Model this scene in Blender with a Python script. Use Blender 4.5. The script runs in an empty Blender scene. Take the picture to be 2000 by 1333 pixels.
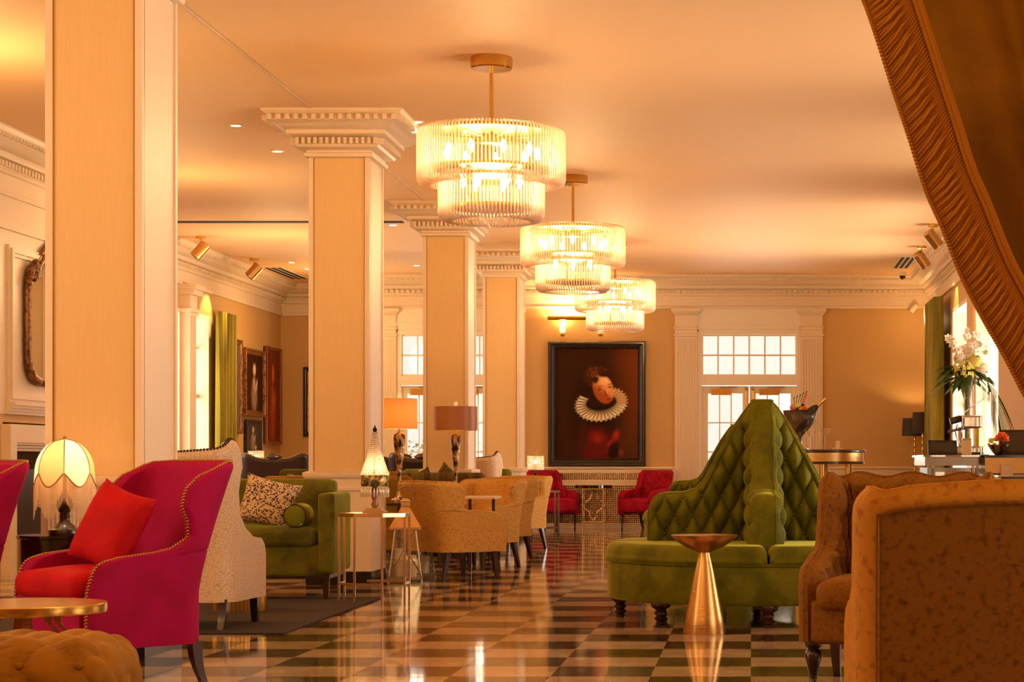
import bpy, math, random
from mathutils import Vector, Matrix
random.seed(7)
PI = math.pi
sc = bpy.context.scene
C = sc.collection

# ---------------------------------------------------------------- camera
cam_d = bpy.data.cameras.new('camera'); cam = bpy.data.objects.new('camera', cam_d); C.objects.link(cam)
cam.location = (0, 0, 1.12); cam.rotation_euler = (PI/2, 0, 0)
cam_d.sensor_width = 36; cam_d.lens = 72.0
cam_d.shift_x = -0.234; cam_d.shift_y = 0.11875
cam_d.clip_start = 0.1; cam_d.clip_end = 300
sc.camera = cam
sc.view_settings.view_transform = 'Standard'; sc.view_settings.look = 'None'
sc.view_settings.gamma = 1; sc.view_settings.use_curve_mapping = False
sc.view_settings.exposure = 0.0

# ---------------------------------------------------------------- world: bright hazy day outside
w = bpy.data.worlds.new('world'); sc.world = w; w.use_nodes = True
bg = w.node_tree.nodes['Background']
bg.inputs[0].default_value = (1.0, 0.94, 0.90, 1); bg.inputs[1].default_value = 1.15

WARM = (1.0, 0.64, 0.28); LAMP = (1.0, 0.80, 0.54); DAY = (1.0, 0.84, 0.72)

def area(name, loc, direction, sx, sy, power, col):
    d = bpy.data.lights.new(name, 'AREA'); d.shape = 'RECTANGLE'; d.size = sx; d.size_y = sy
    d.energy = power; d.color = col
    o = bpy.data.objects.new(name, d); C.objects.link(o); o.location = loc
    o.rotation_euler = Vector(direction).to_track_quat('-Z', 'Y').to_euler()
    return o
def point(name, loc, power, col=WARM, r=0.1):
    d = bpy.data.lights.new(name, 'POINT'); d.energy = power; d.color = col; d.shadow_soft_size = r
    o = bpy.data.objects.new(name, d); C.objects.link(o); o.location = loc; return o
def spot(name, loc, target, power, ang=60, col=WARM, blend=0.6, r=0.04):
    d = bpy.data.lights.new(name, 'SPOT'); d.energy = power; d.color = col; d.shadow_soft_size = r
    d.spot_size = math.radians(ang); d.spot_blend = blend
    o = bpy.data.objects.new(name, d); C.objects.link(o); o.location = loc
    o.rotation_euler = (Vector(target)-Vector(loc)).to_track_quat('-Z', 'Y').to_euler(); return o

# daylight through the tall windows of the right wall (outside the glass)
for i, (yy, pw) in enumerate(((5.5, 140), (10.5, 150), (15.5, 150), (20.5, 120), (26.5, 200), (29.95, 210))):
    a = area('day_right_%d' % i, (4.3, yy, 1.3), (-1, 0, 0.5), 2.5 if i < 5 else 2.0, 2.0, pw, DAY); a.data.spread = math.radians(125)
# daylight through left windows and the far doors
area('day_left_0', (-9.6, 29.6, 2.1), (1, 0, 0), 4.0, 2.4, 200, DAY)
area('day_fill_left', (-9.6, 8.0, 2.1), (1, 0, 0), 4.0, 2.4, 200, DAY)  # added to light the floor; its window is out of view
area('day_far_0', (-0.05, 36.2, 2.2), (0, -1, 0), 1.7, 2.2, 110, DAY)
area('day_far_1', (-5.2, 36.2, 2.2), (0, -1, 0), 1.7, 2.2, 90, DAY)
# added warm fill, standing in for unseen ceiling lamps around and ahead of the camera
for i, (x, y) in enumerate(((-2.05, 9.4), (-2.05, 2.8), (-6.2, 9.0), (-6.2, 3.0), (1.0, 0.6), (-6.2, 15.5))):
    point('warm_fill_%d' % i, (x, y, 3.3), (80, 100, 120, 110, 80, 150)[i], WARM, 0.45)

# ================================================================= materials
def lin(c):
    c /= 255.0
    return c/12.92 if c <= 0.04045 else ((c+0.055)/1.055)**2.4
def rgb(r, g, b): return (lin(r), lin(g), lin(b), 1)
def mat(name, col, rough=0.5, metal=0.0, sheen=0.0, sheen_col=None, noise=None, bump=None, coat=0, trans=0, alpha=1, emit=None, es=0, spec=None, ior=None, subs=0):
    m = bpy.data.materials.new(name); m.use_nodes = True
    nt = m.node_tree; N = nt.nodes; L = nt.links; p = N['Principled BSDF']
    p.inputs['Base Color'].default_value = col; p.inputs['Roughness'].default_value = rough; p.inputs['Metallic'].default_value = metal
    if sheen:
        p.inputs['Specular IOR Level'].default_value = .15; p.inputs['Sheen Weight'].default_value = sheen*.4; p.inputs['Sheen Roughness'].default_value = 0.35
        p.inputs['Sheen Tint'].default_value = sheen_col or col
    if coat: p.inputs['Coat Weight'].default_value = coat; p.inputs['Coat Roughness'].default_value = 0.08
    if trans: p.inputs['Transmission Weight'].default_value = trans
    if ior: p.inputs['IOR'].default_value = ior
    if spec is not None: p.inputs['Specular IOR Level'].default_value = spec
    if alpha < 1: p.inputs['Alpha'].default_value = alpha
    if emit: p.inputs['Emission Color'].default_value = emit; p.inputs['Emission Strength'].default_value = es
    tc = None
    if noise or bump:
        tc = N.new('ShaderNodeTexCoord')
    if noise:  # (scale, col2, lo, hi, stretch, detail)
        scale, c2, lo, hi = noise[:4]; st = noise[4] if len(noise) > 4 else (1, 1, 1); det = noise[5] if len(noise) > 5 else 4
        mp = N.new('ShaderNodeMapping'); mp.inputs['Scale'].default_value = st; L.new(tc.outputs['Object'], mp.inputs[0])
        t = N.new('ShaderNodeTexNoise'); t.inputs['Scale'].default_value = scale; t.inputs['Detail'].default_value = det
        L.new(mp.outputs[0], t.inputs['Vector'])
        r = N.new('ShaderNodeValToRGB'); r.color_ramp.elements[0].position = lo; r.color_ramp.elements[1].position = hi
        r.color_ramp.elements[0].color = col; r.color_ramp.elements[1].color = c2
        L.new(t.outputs['Fac'], r.inputs[0]); L.new(r.outputs[0], p.inputs['Base Color'])
    if bump:  # (scale, strength, dist, stretch)
        mp = N.new('ShaderNodeMapping'); mp.inputs['Scale'].default_value = bump[3] if len(bump) > 3 else (1, 1, 1)
        L.new(tc.outputs['Object'], mp.inputs[0])
        t = N.new('ShaderNodeTexNoise'); t.inputs['Scale'].default_value = bump[0]; t.inputs['Detail'].default_value = 3
        L.new(mp.outputs[0], t.inputs['Vector'])
        b = N.new('ShaderNodeBump'); b.inputs['Strength'].default_value = bump[1]; b.inputs['Distance'].default_value = bump[2]
        L.new(t.outputs['Fac'], b.inputs['Height']); L.new(b.outputs[0], p.inputs['Normal'])
    return m

M = {}
M['cream'] = mat('cream_paint', rgb(228, 204, 172), 0.45)
M['ceiling'] = mat('ceiling_paint', rgb(240, 198, 146), 0.6, spec=.3)
M['tan'] = mat('tan_wall_paint', rgb(204, 162, 98), 0.6, bump=(60, 0.08, 0.004))
M['paper'] = mat('column_wallpaper', rgb(222, 184, 124), 0.42, noise=(90, rgb(220, 181, 121), 0.4, 0.6, (1, 1, 0.06)), bump=(120, 0.1, 0.003))
M['white'] = mat('white_paint', rgb(236, 220, 196), 0.4)
M['plinth'] = mat('black_plinth', rgb(38, 28, 22), 0.25)
M['wood'] = mat('dark_wood', rgb(62, 30, 18), 0.3, noise=(8, rgb(36, 16, 10), 0.4, 0.65, (1, 1, 0.1)), coat=0.4)
M['frame_wood'] = mat('dark_frame_wood', rgb(46, 28, 20), 0.32, noise=(12, rgb(30, 18, 12), 0.4, 0.6, (1, 1, 0.2)), coat=0.3)
M['gold_wood'] = mat('gilt_wood', rgb(150, 98, 48), 0.35, 0.35, noise=(18, rgb(88, 52, 26), 0.45, 0.62))
M['orange_wood'] = mat('orange_brown_wood', rgb(150, 78, 34), 0.35, noise=(5, rgb(120, 56, 22), 0.4, 0.6, (1, 1, 0.15)))
M['black'] = mat('black_lacquer', rgb(20, 12, 10), 0.12, coat=0.6)
M['brass'] = mat('brass', rgb(214, 172, 84), 0.22, 1.0)
M['brass_brushed'] = mat('brushed_brass', rgb(206, 162, 100), 0.28, 1.0, bump=(4, 0.25, 0.004, (1, 1, 60)))
M['dullbrass'] = mat('aged_brass', rgb(168, 122, 60), 0.38, 1.0)
M['palegold'] = mat('pale_gold_metal', rgb(226, 190, 140), 0.25, 1.0)
M['chrome'] = mat('polished_chrome', rgb(215, 212, 208), 0.08, 1.0)
M['silver'] = mat('brushed_silver', rgb(160, 154, 148), 0.25, 1.0)
M['mirror'] = mat('mirror_glass', rgb(190, 188, 184), 0.02, 1.0)
M['antique_mirror'] = mat('mirrored_panel', rgb(128, 126, 124), 0.08, 1.0, noise=(14, rgb(130, 120, 108), 0.55, 0.75))
M['bronze'] = mat('mottled_bronze', rgb(196, 158, 110), 0.32, 0.8, noise=(14, rgb(70, 44, 28), 0.47, 0.6, (1, 1, .6)), bump=(20, 0.6, 0.02))
M['magenta'] = mat('magenta_velvet', rgb(156, 0, 68), 0.75, sheen=0.25, sheen_col=rgb(255, 40, 160), noise=(5, rgb(144, 0, 58), 0.4, 0.62))
M['redcushion'] = mat('red_velvet', rgb(178, 8, 16), 0.75, sheen=0.4, sheen_col=rgb(255, 60, 80), noise=(6, rgb(162, 6, 12), 0.4, 0.62))
M['crimson'] = mat('crimson_velvet', rgb(168, 12, 44), 0.75, sheen=0.8, sheen_col=rgb(255, 40, 110), noise=(7, rgb(140, 8, 32), 0.4, 0.62))
M['green'] = mat('moss_green_velvet', rgb(112, 112, 18), 0.7, sheen=2.4, sheen_col=rgb(204, 200, 84), noise=(6, rgb(88, 90, 10), 0.4, 0.62))
M['olive'] = mat('olive_green_velvet', rgb(104, 98, 18), 0.72, sheen=1.4, sheen_col=rgb(180, 190, 80), noise=(5, rgb(74, 70, 14), 0.4, 0.65))
M['yellow'] = mat('mustard_velvet', rgb(140, 98, 18), 0.72, sheen=0.7, sheen_col=rgb(230, 200, 90), noise=(5, rgb(116, 78, 14), 0.4, 0.65))
M['stripe'] = mat('olive_striped_fabric', rgb(118, 96, 44), 0.8, sheen=0.4, noise=(30, rgb(88, 70, 30), 0.45, 0.55, (1, .02, .02)))
M['goldvelvet'] = mat('gold_velvet', rgb(206, 156, 78), 0.7, sheen=0.8, sheen_col=rgb(255, 205, 130), noise=(48, rgb(170, 116, 48), 0.50, 0.72, (1, 1, 1), 8))
M['brownvelvet'] = mat('rust_brown_velvet', rgb(126, 80, 12), 0.7, sheen=0.35, sheen_col=rgb(230, 160, 60), noise=(44, rgb(92, 50, 6), 0.5, 0.74, (1, 1, 1), 8))
M['amber'] = mat('amber_velvet', rgb(184, 124, 34), 0.7, sheen=0.45, sheen_col=rgb(255, 190, 100), noise=(30, rgb(150, 88, 20), 0.5, 0.7, (1, 1, 1), 8))
M['mustardtuft'] = mat('ochre_tufted_velvet', rgb(158, 104, 6), 0.65, sheen=0.35, sheen_col=rgb(240, 180, 70), noise=(6, rgb(128, 84, 8), 0.4, 0.65))
M['croc'] = mat('cream_crocodile_leather', rgb(220, 190, 152), 0.4)
M['darkleather'] = mat('dark_brown_leather', rgb(46, 24, 16), 0.4)
M['curtain'] = mat('brown_gold_drape', rgb(158, 116, 34), 0.85, sheen=0.5, sheen_col=rgb(200, 140, 50), noise=(3, rgb(124, 86, 20), 0.4, 0.6))
M['trim'] = mat('russet_fringe', rgb(176, 116, 36), 0.8, sheen=0.3)
M['greencurtain'] = mat('olive_green_curtain', rgb(160, 142, 42), 0.6, sheen=0.8, sheen_col=rgb(210, 210, 110), noise=(2, rgb(110, 100, 24), 0.4, 0.6, (1, 1, .3)))
M['rug'] = mat('dark_rug', rgb(58, 42, 32), 0.95, noise=(60, rgb(46, 32, 24), 0.4, 0.6))
M['candle'] = mat('white_wax', rgb(240, 226, 200), 0.5)
M['leaf'] = mat('green_leaf', rgb(60, 86, 24), 0.5)
M['leaf2'] = mat('bright_leaf', rgb(112, 132, 40), 0.5)
M['petal'] = mat('white_petal', rgb(250, 238, 214), 0.6)
M['petaly'] = mat('pale_yellow_petal', rgb(232, 216, 100), 0.7)
M['petalo'] = mat('orange_petal', rgb(240, 110, 20), 0.7)
M['petalp'] = mat('pink_petal', rgb(230, 140, 130), 0.7)
M['bottle'] = mat('dark_bottle_glass', rgb(30, 22, 12), 0.06, coat=0.5)
M['foil'] = mat('gold_foil', rgb(226, 190, 120), 0.3, 0.9)
M['darkshade'] = mat('dark_olive_lampshade', rgb(52, 38, 24), 0.6)
M['steel'] = mat('dark_grey_metal', rgb(60, 52, 46), 0.35, 0.8)
M['screen'] = mat('dark_screen', rgb(58, 44, 28), 0.25, coat=0.3)
M['slot'] = mat('black_slot', rgb(22, 16, 14), 0.8)
M['stone'] = mat('brown_marble_top', rgb(128, 74, 44), 0.08, noise=(4, rgb(190, 130, 84), 0.45, 0.7), coat=0.5)
M['bulb'] = mat('lit_bulb', rgb(255, 240, 210), 0.4, emit=(1.0, 0.84, 0.64, 1), es=24)
M['downlight'] = mat('lit_downlight', rgb(255, 240, 210), 0.4, emit=(1.0, 0.86, 0.66, 1), es=6)
M['card'] = mat('cream_card', rgb(226, 204, 160), 0.6)

def translucent(name, col, tr=0.0, gloss=0.1, rough=0.3, trans_w=0.5, emit=None):
    m = bpy.data.materials.new(name); m.use_nodes = True
    nt = m.node_tree; N = nt.nodes; L = nt.links; N.remove(N['Principled BSDF']); out = N['Material Output']
    d = N.new('ShaderNodeBsdfDiffuse'); d.inputs[0].default_value = col
    t = N.new('ShaderNodeBsdfTranslucent'); t.inputs[0].default_value = col
    g = N.new('ShaderNodeBsdfGlossy'); g.inputs[1].default_value = rough; g.inputs[0].default_value = (1, .95, .88, 1)
    p = N.new('ShaderNodeBsdfTransparent'); p.inputs[0].default_value = (1, .98, .94, 1)
    a = N.new('ShaderNodeMixShader'); a.inputs[0].default_value = trans_w; L.new(d.outputs[0], a.inputs[1]); L.new(t.outputs[0], a.inputs[2])
    b = N.new('ShaderNodeMixShader'); b.inputs[0].default_value = gloss; L.new(a.outputs[0], b.inputs[1]); L.new(g.outputs[0], b.inputs[2])
    c = N.new('ShaderNodeMixShader'); c.inputs[0].default_value = tr; L.new(b.outputs[0], c.inputs[1]); L.new(p.outputs[0], c.inputs[2])
    L.new(c.outputs[0], out.inputs[0]); return m
M['rod'] = translucent('glass_rod', rgb(225, 206, 190), 0.38, 0.18, 0.2, 0.6)
M['bead'] = translucent('crystal_bead', rgb(255, 240, 214), 0.3, 0.4, 0.1, 0.6)
M['pane'] = translucent('window_pane', rgb(255, 240, 225), 0.9, 0.9, 0.03, 0.5)
M['glass'] = translucent('clear_glass', rgb(240, 235, 225), 0.90, 0.9, 0.03, 0.5)
M['shade'] = translucent('linen_lampshade', rgb(222, 180, 116), 0.0, 0.03, 0.5, 0.45)
M['shade2'] = translucent('brown_silk_lampshade', rgb(172, 114, 52), 0.0, 0.05, 0.4, 0.4)
M['fringecloth'] = translucent('cream_silk', rgb(240, 214, 176), 0.0, 0.05, 0.4, 0.6)
M['frost'] = translucent('frosted_glass', rgb(255, 235, 205), 0.3, 0.15, 0.3, 0.6)

# polished checkerboard floor
def floor_mat():
    m = bpy.data.materials.new('polished_checker_marble'); m.use_nodes = True
    nt = m.node_tree; N = nt.nodes; L = nt.links; p = N['Principled BSDF']
    tc = N.new('ShaderNodeTexCoord')
    mp = N.new('ShaderNodeMapping'); mp.inputs['Location'].default_value = (0.004, 0.315, 0.01); L.new(tc.outputs['Object'], mp.inputs[0])
    ch = N.new('ShaderNodeTexChecker'); ch.inputs['Scale'].default_value = 1/0.525; L.new(mp.outputs[0], ch.inputs[0])
    ch.inputs[1].default_value = (0, 0, 0, 1); ch.inputs[2].default_value = (1, 1, 1, 1)
    n = N.new('ShaderNodeTexNoise'); n.inputs['Scale'].default_value = 3.2; n.inputs['Detail'].default_value = 8; L.new(tc.outputs['Object'], n.inputs[0])
    r1 = N.new('ShaderNodeValToRGB'); r1.color_ramp.elements[0].position = .35; r1.color_ramp.elements[1].position = .7
    r1.color_ramp.elements[0].color = rgb(60, 44, 30); r1.color_ramp.elements[1].color = rgb(98, 74, 52)
    r2 = N.new('ShaderNodeValToRGB'); r2.color_ramp.elements[0].position = .35; r2.color_ramp.elements[1].position = .7
    r2.color_ramp.elements[0].color = rgb(176, 144, 112); r2.color_ramp.elements[1].color = rgb(206, 178, 148)
    L.new(n.outputs[0], r1.inputs[0]); L.new(n.outputs[0], r2.inputs[0])
    mx = N.new('ShaderNodeMixRGB'); L.new(ch.outputs[0], mx.inputs[0]); L.new(r1.outputs[0], mx.inputs[1]); L.new(r2.outputs[0], mx.inputs[2])
    L.new(mx.outputs[0], p.inputs['Base Color'])
    p.inputs['Roughness'].default_value = 0.07; p.inputs['Specular IOR Level'].default_value = 0.28
    b1 = N.new('ShaderNodeTexNoise'); b1.inputs['Scale'].default_value = 2.0; b1.inputs['Detail'].default_value = 1.5; L.new(tc.outputs['Object'], b1.inputs[0])
    bp = N.new('ShaderNodeBump'); bp.inputs['Strength'].default_value = 0.25; bp.inputs['Distance'].default_value = 0.006
    L.new(b1.outputs[0], bp.inputs['Height']); L.new(bp.outputs[0], p.inputs['Normal'])
    return m
M['floor'] = floor_mat()
def croc_nodes(m):
    nt = m.node_tree; N = nt.nodes; L = nt.links; p = N['Principled BSDF']
    tc = N.new('ShaderNodeTexCoord'); mp = N.new('ShaderNodeMapping'); mp.inputs['Scale'].default_value = (1, 1, 1.8); L.new(tc.outputs['Object'], mp.inputs[0])
    v = N.new('ShaderNodeTexVoronoi'); v.feature = 'DISTANCE_TO_EDGE'; v.inputs['Scale'].default_value = 34; L.new(mp.outputs[0], v.inputs['Vector'])
    r = N.new('ShaderNodeValToRGB'); r.color_ramp.elements[0].position = 0; r.color_ramp.elements[1].position = .08
    r.color_ramp.elements[0].color = rgb(182, 142, 100); r.color_ramp.elements[1].color = rgb(220, 190, 152)
    L.new(v.outputs['Distance'], r.inputs[0]); L.new(r.outputs[0], p.inputs['Base Color'])
    b = N.new('ShaderNodeBump'); b.inputs['Strength'].default_value = .3; b.inputs['Distance'].default_value = .003; L.new(r.outputs[0], b.inputs['Height']); L.new(b.outputs[0], p.inputs['Normal'])
croc_nodes(M['croc'])
def leopard():
    m = bpy.data.materials.new('leopard_print'); m.use_nodes = True
    nt = m.node_tree; N = nt.nodes; L = nt.links; p = N['Principled BSDF']; p.inputs['Roughness'].default_value = .8
    tc = N.new('ShaderNodeTexCoord')
    n = N.new('ShaderNodeTexNoise'); n.inputs['Scale'].default_value = 20; n.inputs['Detail'].default_value = 2; L.new(tc.outputs['Object'], n.inputs[0])
    ad = N.new('ShaderNodeMixRGB'); ad.blend_type = 'ADD'; ad.inputs[0].default_value = .07; L.new(tc.outputs['Object'], ad.inputs[1]); L.new(n.outputs['Color'], ad.inputs[2])
    v = N.new('ShaderNodeTexVoronoi'); v.inputs['Scale'].default_value = 52; L.new(ad.outputs[0], v.inputs['Vector'])
    r = N.new('ShaderNodeValToRGB'); e = r.color_ramp.elements
    e[0].position = .13; e[0].color = rgb(160, 120, 84); e[1].position = .2; e[1].color = rgb(30, 20, 16)
    a = r.color_ramp.elements.new(.40); a.color = rgb(30, 20, 16); a = r.color_ramp.elements.new(.50); a.color = rgb(204, 172, 134)
    L.new(v.outputs['Distance'], r.inputs[0]); L.new(r.outputs[0], p.inputs['Base Color']); return m
M['leopard'] = leopard()
def vcol_mat():
    m = bpy.data.materials.new('painted_canvas'); m.use_nodes = True
    N = m.node_tree.nodes; L = m.node_tree.links; p = N['Principled BSDF']; p.inputs['Roughness'].default_value = .6; p.inputs['Specular IOR Level'].default_value = .12
    a = N.new('ShaderNodeVertexColor'); a.layer_name = 'Col'; L.new(a.outputs[0], p.inputs['Base Color']); return m
M['canvas'] = vcol_mat()

# ================================================================= mesh helpers
class MB:
    def __init__(s): s.v = []; s.f = []
    def add(s, vs, fs):
        o = len(s.v); s.v += [tuple(a) for a in vs]; s.f += [tuple(i+o for i in f) for f in fs]; return s
    def box(s, x0, x1, y0, y1, z0, z1):
        s.k = (getattr(s, 'k', 0)+1) % 11; e = s.k*.00006      # tiny growth keeps abutting faces from coinciding
        x0 -= e; x1 += e; y0 -= e; y1 += e; z0 -= e; z1 += e
        return s.add([(x0,y0,z0),(x1,y0,z0),(x1,y1,z0),(x0,y1,z0),(x0,y0,z1),(x1,y0,z1),(x1,y1,z1),(x0,y1,z1)],
                     [(0,3,2,1),(4,5,6,7),(0,1,5,4),(1,2,6,5),(2,3,7,6),(3,0,4,7)])
    def cbox(s, c, d): return s.box(c[0]-d[0]/2, c[0]+d[0]/2, c[1]-d[1]/2, c[1]+d[1]/2, c[2]-d[2]/2, c[2]+d[2]/2)
    def lathe(s, prof, c=(0,0,0), n=24, mtx=None, sx=1, sy=1):
        vs = []; fs = []; k = len(prof)
        for i in range(n):
            a = 2*PI*i/n
            for r, z in prof:
                p = Vector((r*math.cos(a)*sx, r*math.sin(a)*sy, z))
                if mtx: p = mtx @ p
                vs.append((p.x+c[0], p.y+c[1], p.z+c[2]))
        for i in range(n):
            j = (i+1) % n
            for q in range(k-1): fs.append((i*k+q, j*k+q, j*k+q+1, i*k+q+1))
        if prof[0][0] > 1e-5: fs.append(tuple(i*k for i in reversed(range(n))))
        if prof[-1][0] > 1e-5: fs.append(tuple(i*k+k-1 for i in range(n)))
        return s.add(vs, fs)
    def tube(s, pts, r, n=6, closed=False, caps=True):
        P = [Vector(p) for p in pts]; m = len(P)
        R = r if isinstance(r, (list, tuple)) else [r]*m
        vs = []; fs = []; up = None
        for i in range(m):
            a = P[i-1] if (i > 0 or closed) else P[i]; b = P[(i+1) % m] if (i < m-1 or closed) else P[i]
            t = (b-a)
            t = t.normalized() if t.length > 1e-9 else Vector((0, 0, 1))
            if up is None: up = Vector((0,0,1)) if abs(t.z) < .9 else Vector((1,0,0))
            u = up - t*up.dot(t)
            if u.length < 1e-4: u = Vector((1,0,0)) - t*t.x
            u.normalize(); up = u; v2 = t.cross(u)
            for k in range(n):
                an = 2*PI*k/n; q = P[i] + (u*math.cos(an)+v2*math.sin(an))*R[i]; vs.append(q)
        for i in range(m if closed else m-1):
            j = (i+1) % m
            for k in range(n):
                l = (k+1) % n; fs.append((i*n+k, i*n+l, j*n+l, j*n+k))
        if caps and not closed: fs.append(tuple(reversed(range(n)))); fs.append(tuple((m-1)*n+k for k in range(n)))
        return s.add(vs, fs)
    def bar(s, a, b, w, h=None):
        h = h or w; A = Vector(a); B = Vector(b); t = (B-A).normalized()
        u = Vector((0,0,1)) if abs(t.z) < .95 else Vector((0,1,0)); u = (u-t*u.dot(t)).normalized(); v2 = t.cross(u)
        vs = [p+u*du*h/2+v2*dv*w/2 for p in (A, B) for du, dv in ((-1,-1),(1,-1),(1,1),(-1,1))]
        return s.add(vs, [(0,1,2,3),(7,6,5,4),(0,4,5,1),(1,5,6,2),(2,6,7,3),(3,7,4,0)])
    def grid(s, fn, nu, nv, cu=False, flip=False):
        vs = [fn(i/nu, j/nv) for i in range(nu if cu else nu+1) for j in range(nv+1)]; fs = []
        for i in range(nu):
            a = i; b = (i+1) % nu if cu else i+1
            for j in range(nv):
                f = (a*(nv+1)+j, b*(nv+1)+j, b*(nv+1)+j+1, a*(nv+1)+j+1); fs.append(tuple(reversed(f)) if flip else f)
        return s.add(vs, fs)
    def sphere(s, c, r, n=8, m=6, sq=(1,1,1)):
        return s.lathe([(r*math.sin(PI*j/m), -r*math.cos(PI*j/m)) for j in range(m+1)], (0,0,0), n, Matrix.Translation(c) @ Matrix.Diagonal((sq[0], sq[1], sq[2], 1)))
    def rbox(s, c, d, r, n=6, crown=0.0, fn=None):
        hx, hy, hz = d[0]/2, d[1]/2, d[2]/2; r = min(r, hx, hy, hz)
        for ax in range(3):
            for sg in (-1, 1):
                def f(u, v, ax=ax, sg=sg):
                    q = [0,0,0]; q[ax] = sg
                    # denser near the edges
                    k = lambda t: math.copysign(abs(2*t-1)**.6, 2*t-1)
                    q[(ax+1)%3] = k(u); q[(ax+2)%3] = k(v)
                    h = (hx,hy,hz)
                    p = Vector([q[i]*h[i] for i in range(3)])
                    inn = Vector([max(-h[i]+r, min(h[i]-r, p[i])) for i in range(3)])
                    dd = p-inn
                    if dd.length > 1e-9: p = inn + dd.normalized()*r
                    if crown:
                        p.z += (1 if p.z > 0 else -.25)*crown*(1-(p.x/hx)**2)*(1-(p.y/hy)**2)
                    p = p+Vector(c)
                    return fn(p) if fn else p
                s.grid(f, n*2, n*2, flip=(sg < 0))
        return s
    def build(s, name, m, parent=None, smooth=True, kind=None, ang=40, weld=True):
        me = bpy.data.meshes.new(name); me.from_pydata([tuple(v) for v in s.v], [], s.f)
        me.validate(); me.materials.append(m)
        if weld:
            import bmesh
            bm = bmesh.new(); bm.from_mesh(me); bmesh.ops.remove_doubles(bm, verts=bm.verts, dist=1e-5)
            bmesh.ops.recalc_face_normals(bm, faces=bm.faces)
            for e in bm.edges:
                if len(e.link_faces) != 2 or e.calc_face_angle(0) > math.radians(ang): e.smooth = False
            for f in bm.faces: f.smooth = smooth
            bm.to_mesh(me); bm.free()
        elif smooth:
            for p in me.polygons: p.use_smooth = True
        o = bpy.data.objects.new(name, me); C.objects.link(o)
        if parent: o.parent = parent
        if kind: o['kind'] = kind
        return o

def thing(name, label, cat, loc=(0,0,0), rotz=0, group=None):
    o = bpy.data.objects.new(name, None); C.objects.link(o); o.empty_display_size = .1
    o.location = loc; o.rotation_euler = (0,0,rotz); o['label'] = label; o['category'] = cat
    if group: o['group'] = group
    return o
def tag(o, label, cat, group=None):
    o['label'] = label; o['category'] = cat
    if group: o['group'] = group
    return o
def part_label(o, l): o['label'] = l; return o
def dup(root, loc, rotz, label=None, group=None, scale=None):
    def cp(o, par):
        c = o.copy(); C.objects.link(c)
        if par: c.parent = par
        for ch in KIDS.get(o.name, [x for x in bpy.data.objects if x.parent == o]): cp(ch, c)
        return c
    r = cp(root, None); r.location = loc; r.rotation_euler = (0,0,rotz)
    if label: r['label'] = label
    if group: r['group'] = group
    if scale: r.scale = scale
    return r
KIDS = {}
def lerp_tab(tab, x):
    if x <= tab[0][0]: return tab[0][1]
    for (a, b), (c, d) in zip(tab, tab[1:]):
        if x <= c:
            t = (x-a)/(c-a); t = t*t*(3-2*t)*.5+t*.5
            return b+(d-b)*t
    return tab[-1][1]
def sweep(mb, path, prof, closed=False):
    """profile (offset to the left of travel, z) swept along a plan path with mitred corners"""
    n = len(path); P = [Vector((p[0], p[1])) for p in path]; rings = []
    for i in range(n):
        def nr(a, b):
            d = (b-a).normalized(); return Vector((-d.y, d.x))
        if closed or 0 < i < n-1:
            n1 = nr(P[i-1], P[i]); n2 = nr(P[i], P[(i+1) % n]); m = (n1+n2); m = m/(max(.2, m.length_squared/2)) if m.length > 1e-6 else n1
        elif i == 0: m = nr(P[0], P[1])
        else: m = nr(P[-2], P[-1])
        rings.append([(P[i].x+m.x*o, P[i].y+m.y*o, z) for o, z in prof])
    k = len(prof); vs = [p for r in rings for p in r]; fs = []
    for i in range(n if closed else n-1):
        j = (i+1) % n
        for q in range(k-1): fs.append((i*k+q, j*k+q, j*k+q+1, i*k+q+1))
    mb.add(vs, fs)
def dentils(mb, a, b, z0, z1, off0, off1, w, gap):
    A = Vector((a[0], a[1])); B = Vector((b[0], b[1])); d = (B-A); L = d.length; d.normalize(); nrm = Vector((-d.y, d.x))
    n = int(L/(w+gap)); st = L/n
    for i in range(n):
        t0 = st*i+gap/2; t1 = t0+w
        q = [A+d*t0+nrm*off0, A+d*t1+nrm*off0, A+d*t1+nrm*off1, A+d*t0+nrm*off1]
        mb.add([(p.x,p.y,z0) for p in q]+[(p.x,p.y,z1) for p in q], [(0,3,2,1),(4,5,6,7),(0,1,5,4),(1,2,6,5),(2,3,7,6),(3,0,4,7)])

# ================================================================= the room
XR, XL, YF, YFL, XS, H = 3.04, -8.44, 35.0, 36.7, -6.62, 4.30
XC, YC0, YC1 = -7.37, 18.2, 23.3          # chimney breast
def struct(name, mb, m, parent=None, **k):
    o = mb.build(name, m, parent, **k)
    if parent is None: o['kind'] = 'structure'
    return o
struct('floor', MB().box(XL-.5, XR+.5, -4, YFL+.5, -.2, 0), M['floor'], smooth=False)
cl = MB().box(XL-.5, XR+.5, -4, YFL+.5, H, H+.2)
ceil = struct('ceiling', cl, M['ceiling'], smooth=False)
# shallow shadow-gap seams along and across the ceiling
sm = MB()
sm.box(-3.965, -3.945, -4, YF, H-.006, H+.002)
sm.build('ceiling_seam', mat('seam_paint', rgb(214, 188, 156), .5), ceil, smooth=False)
MB().box(-7.6, -4.6, 26.95, 27.12, H-.008, H+.002).build('slot_diffuser', M['slot'], ceil, smooth=False)

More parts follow.
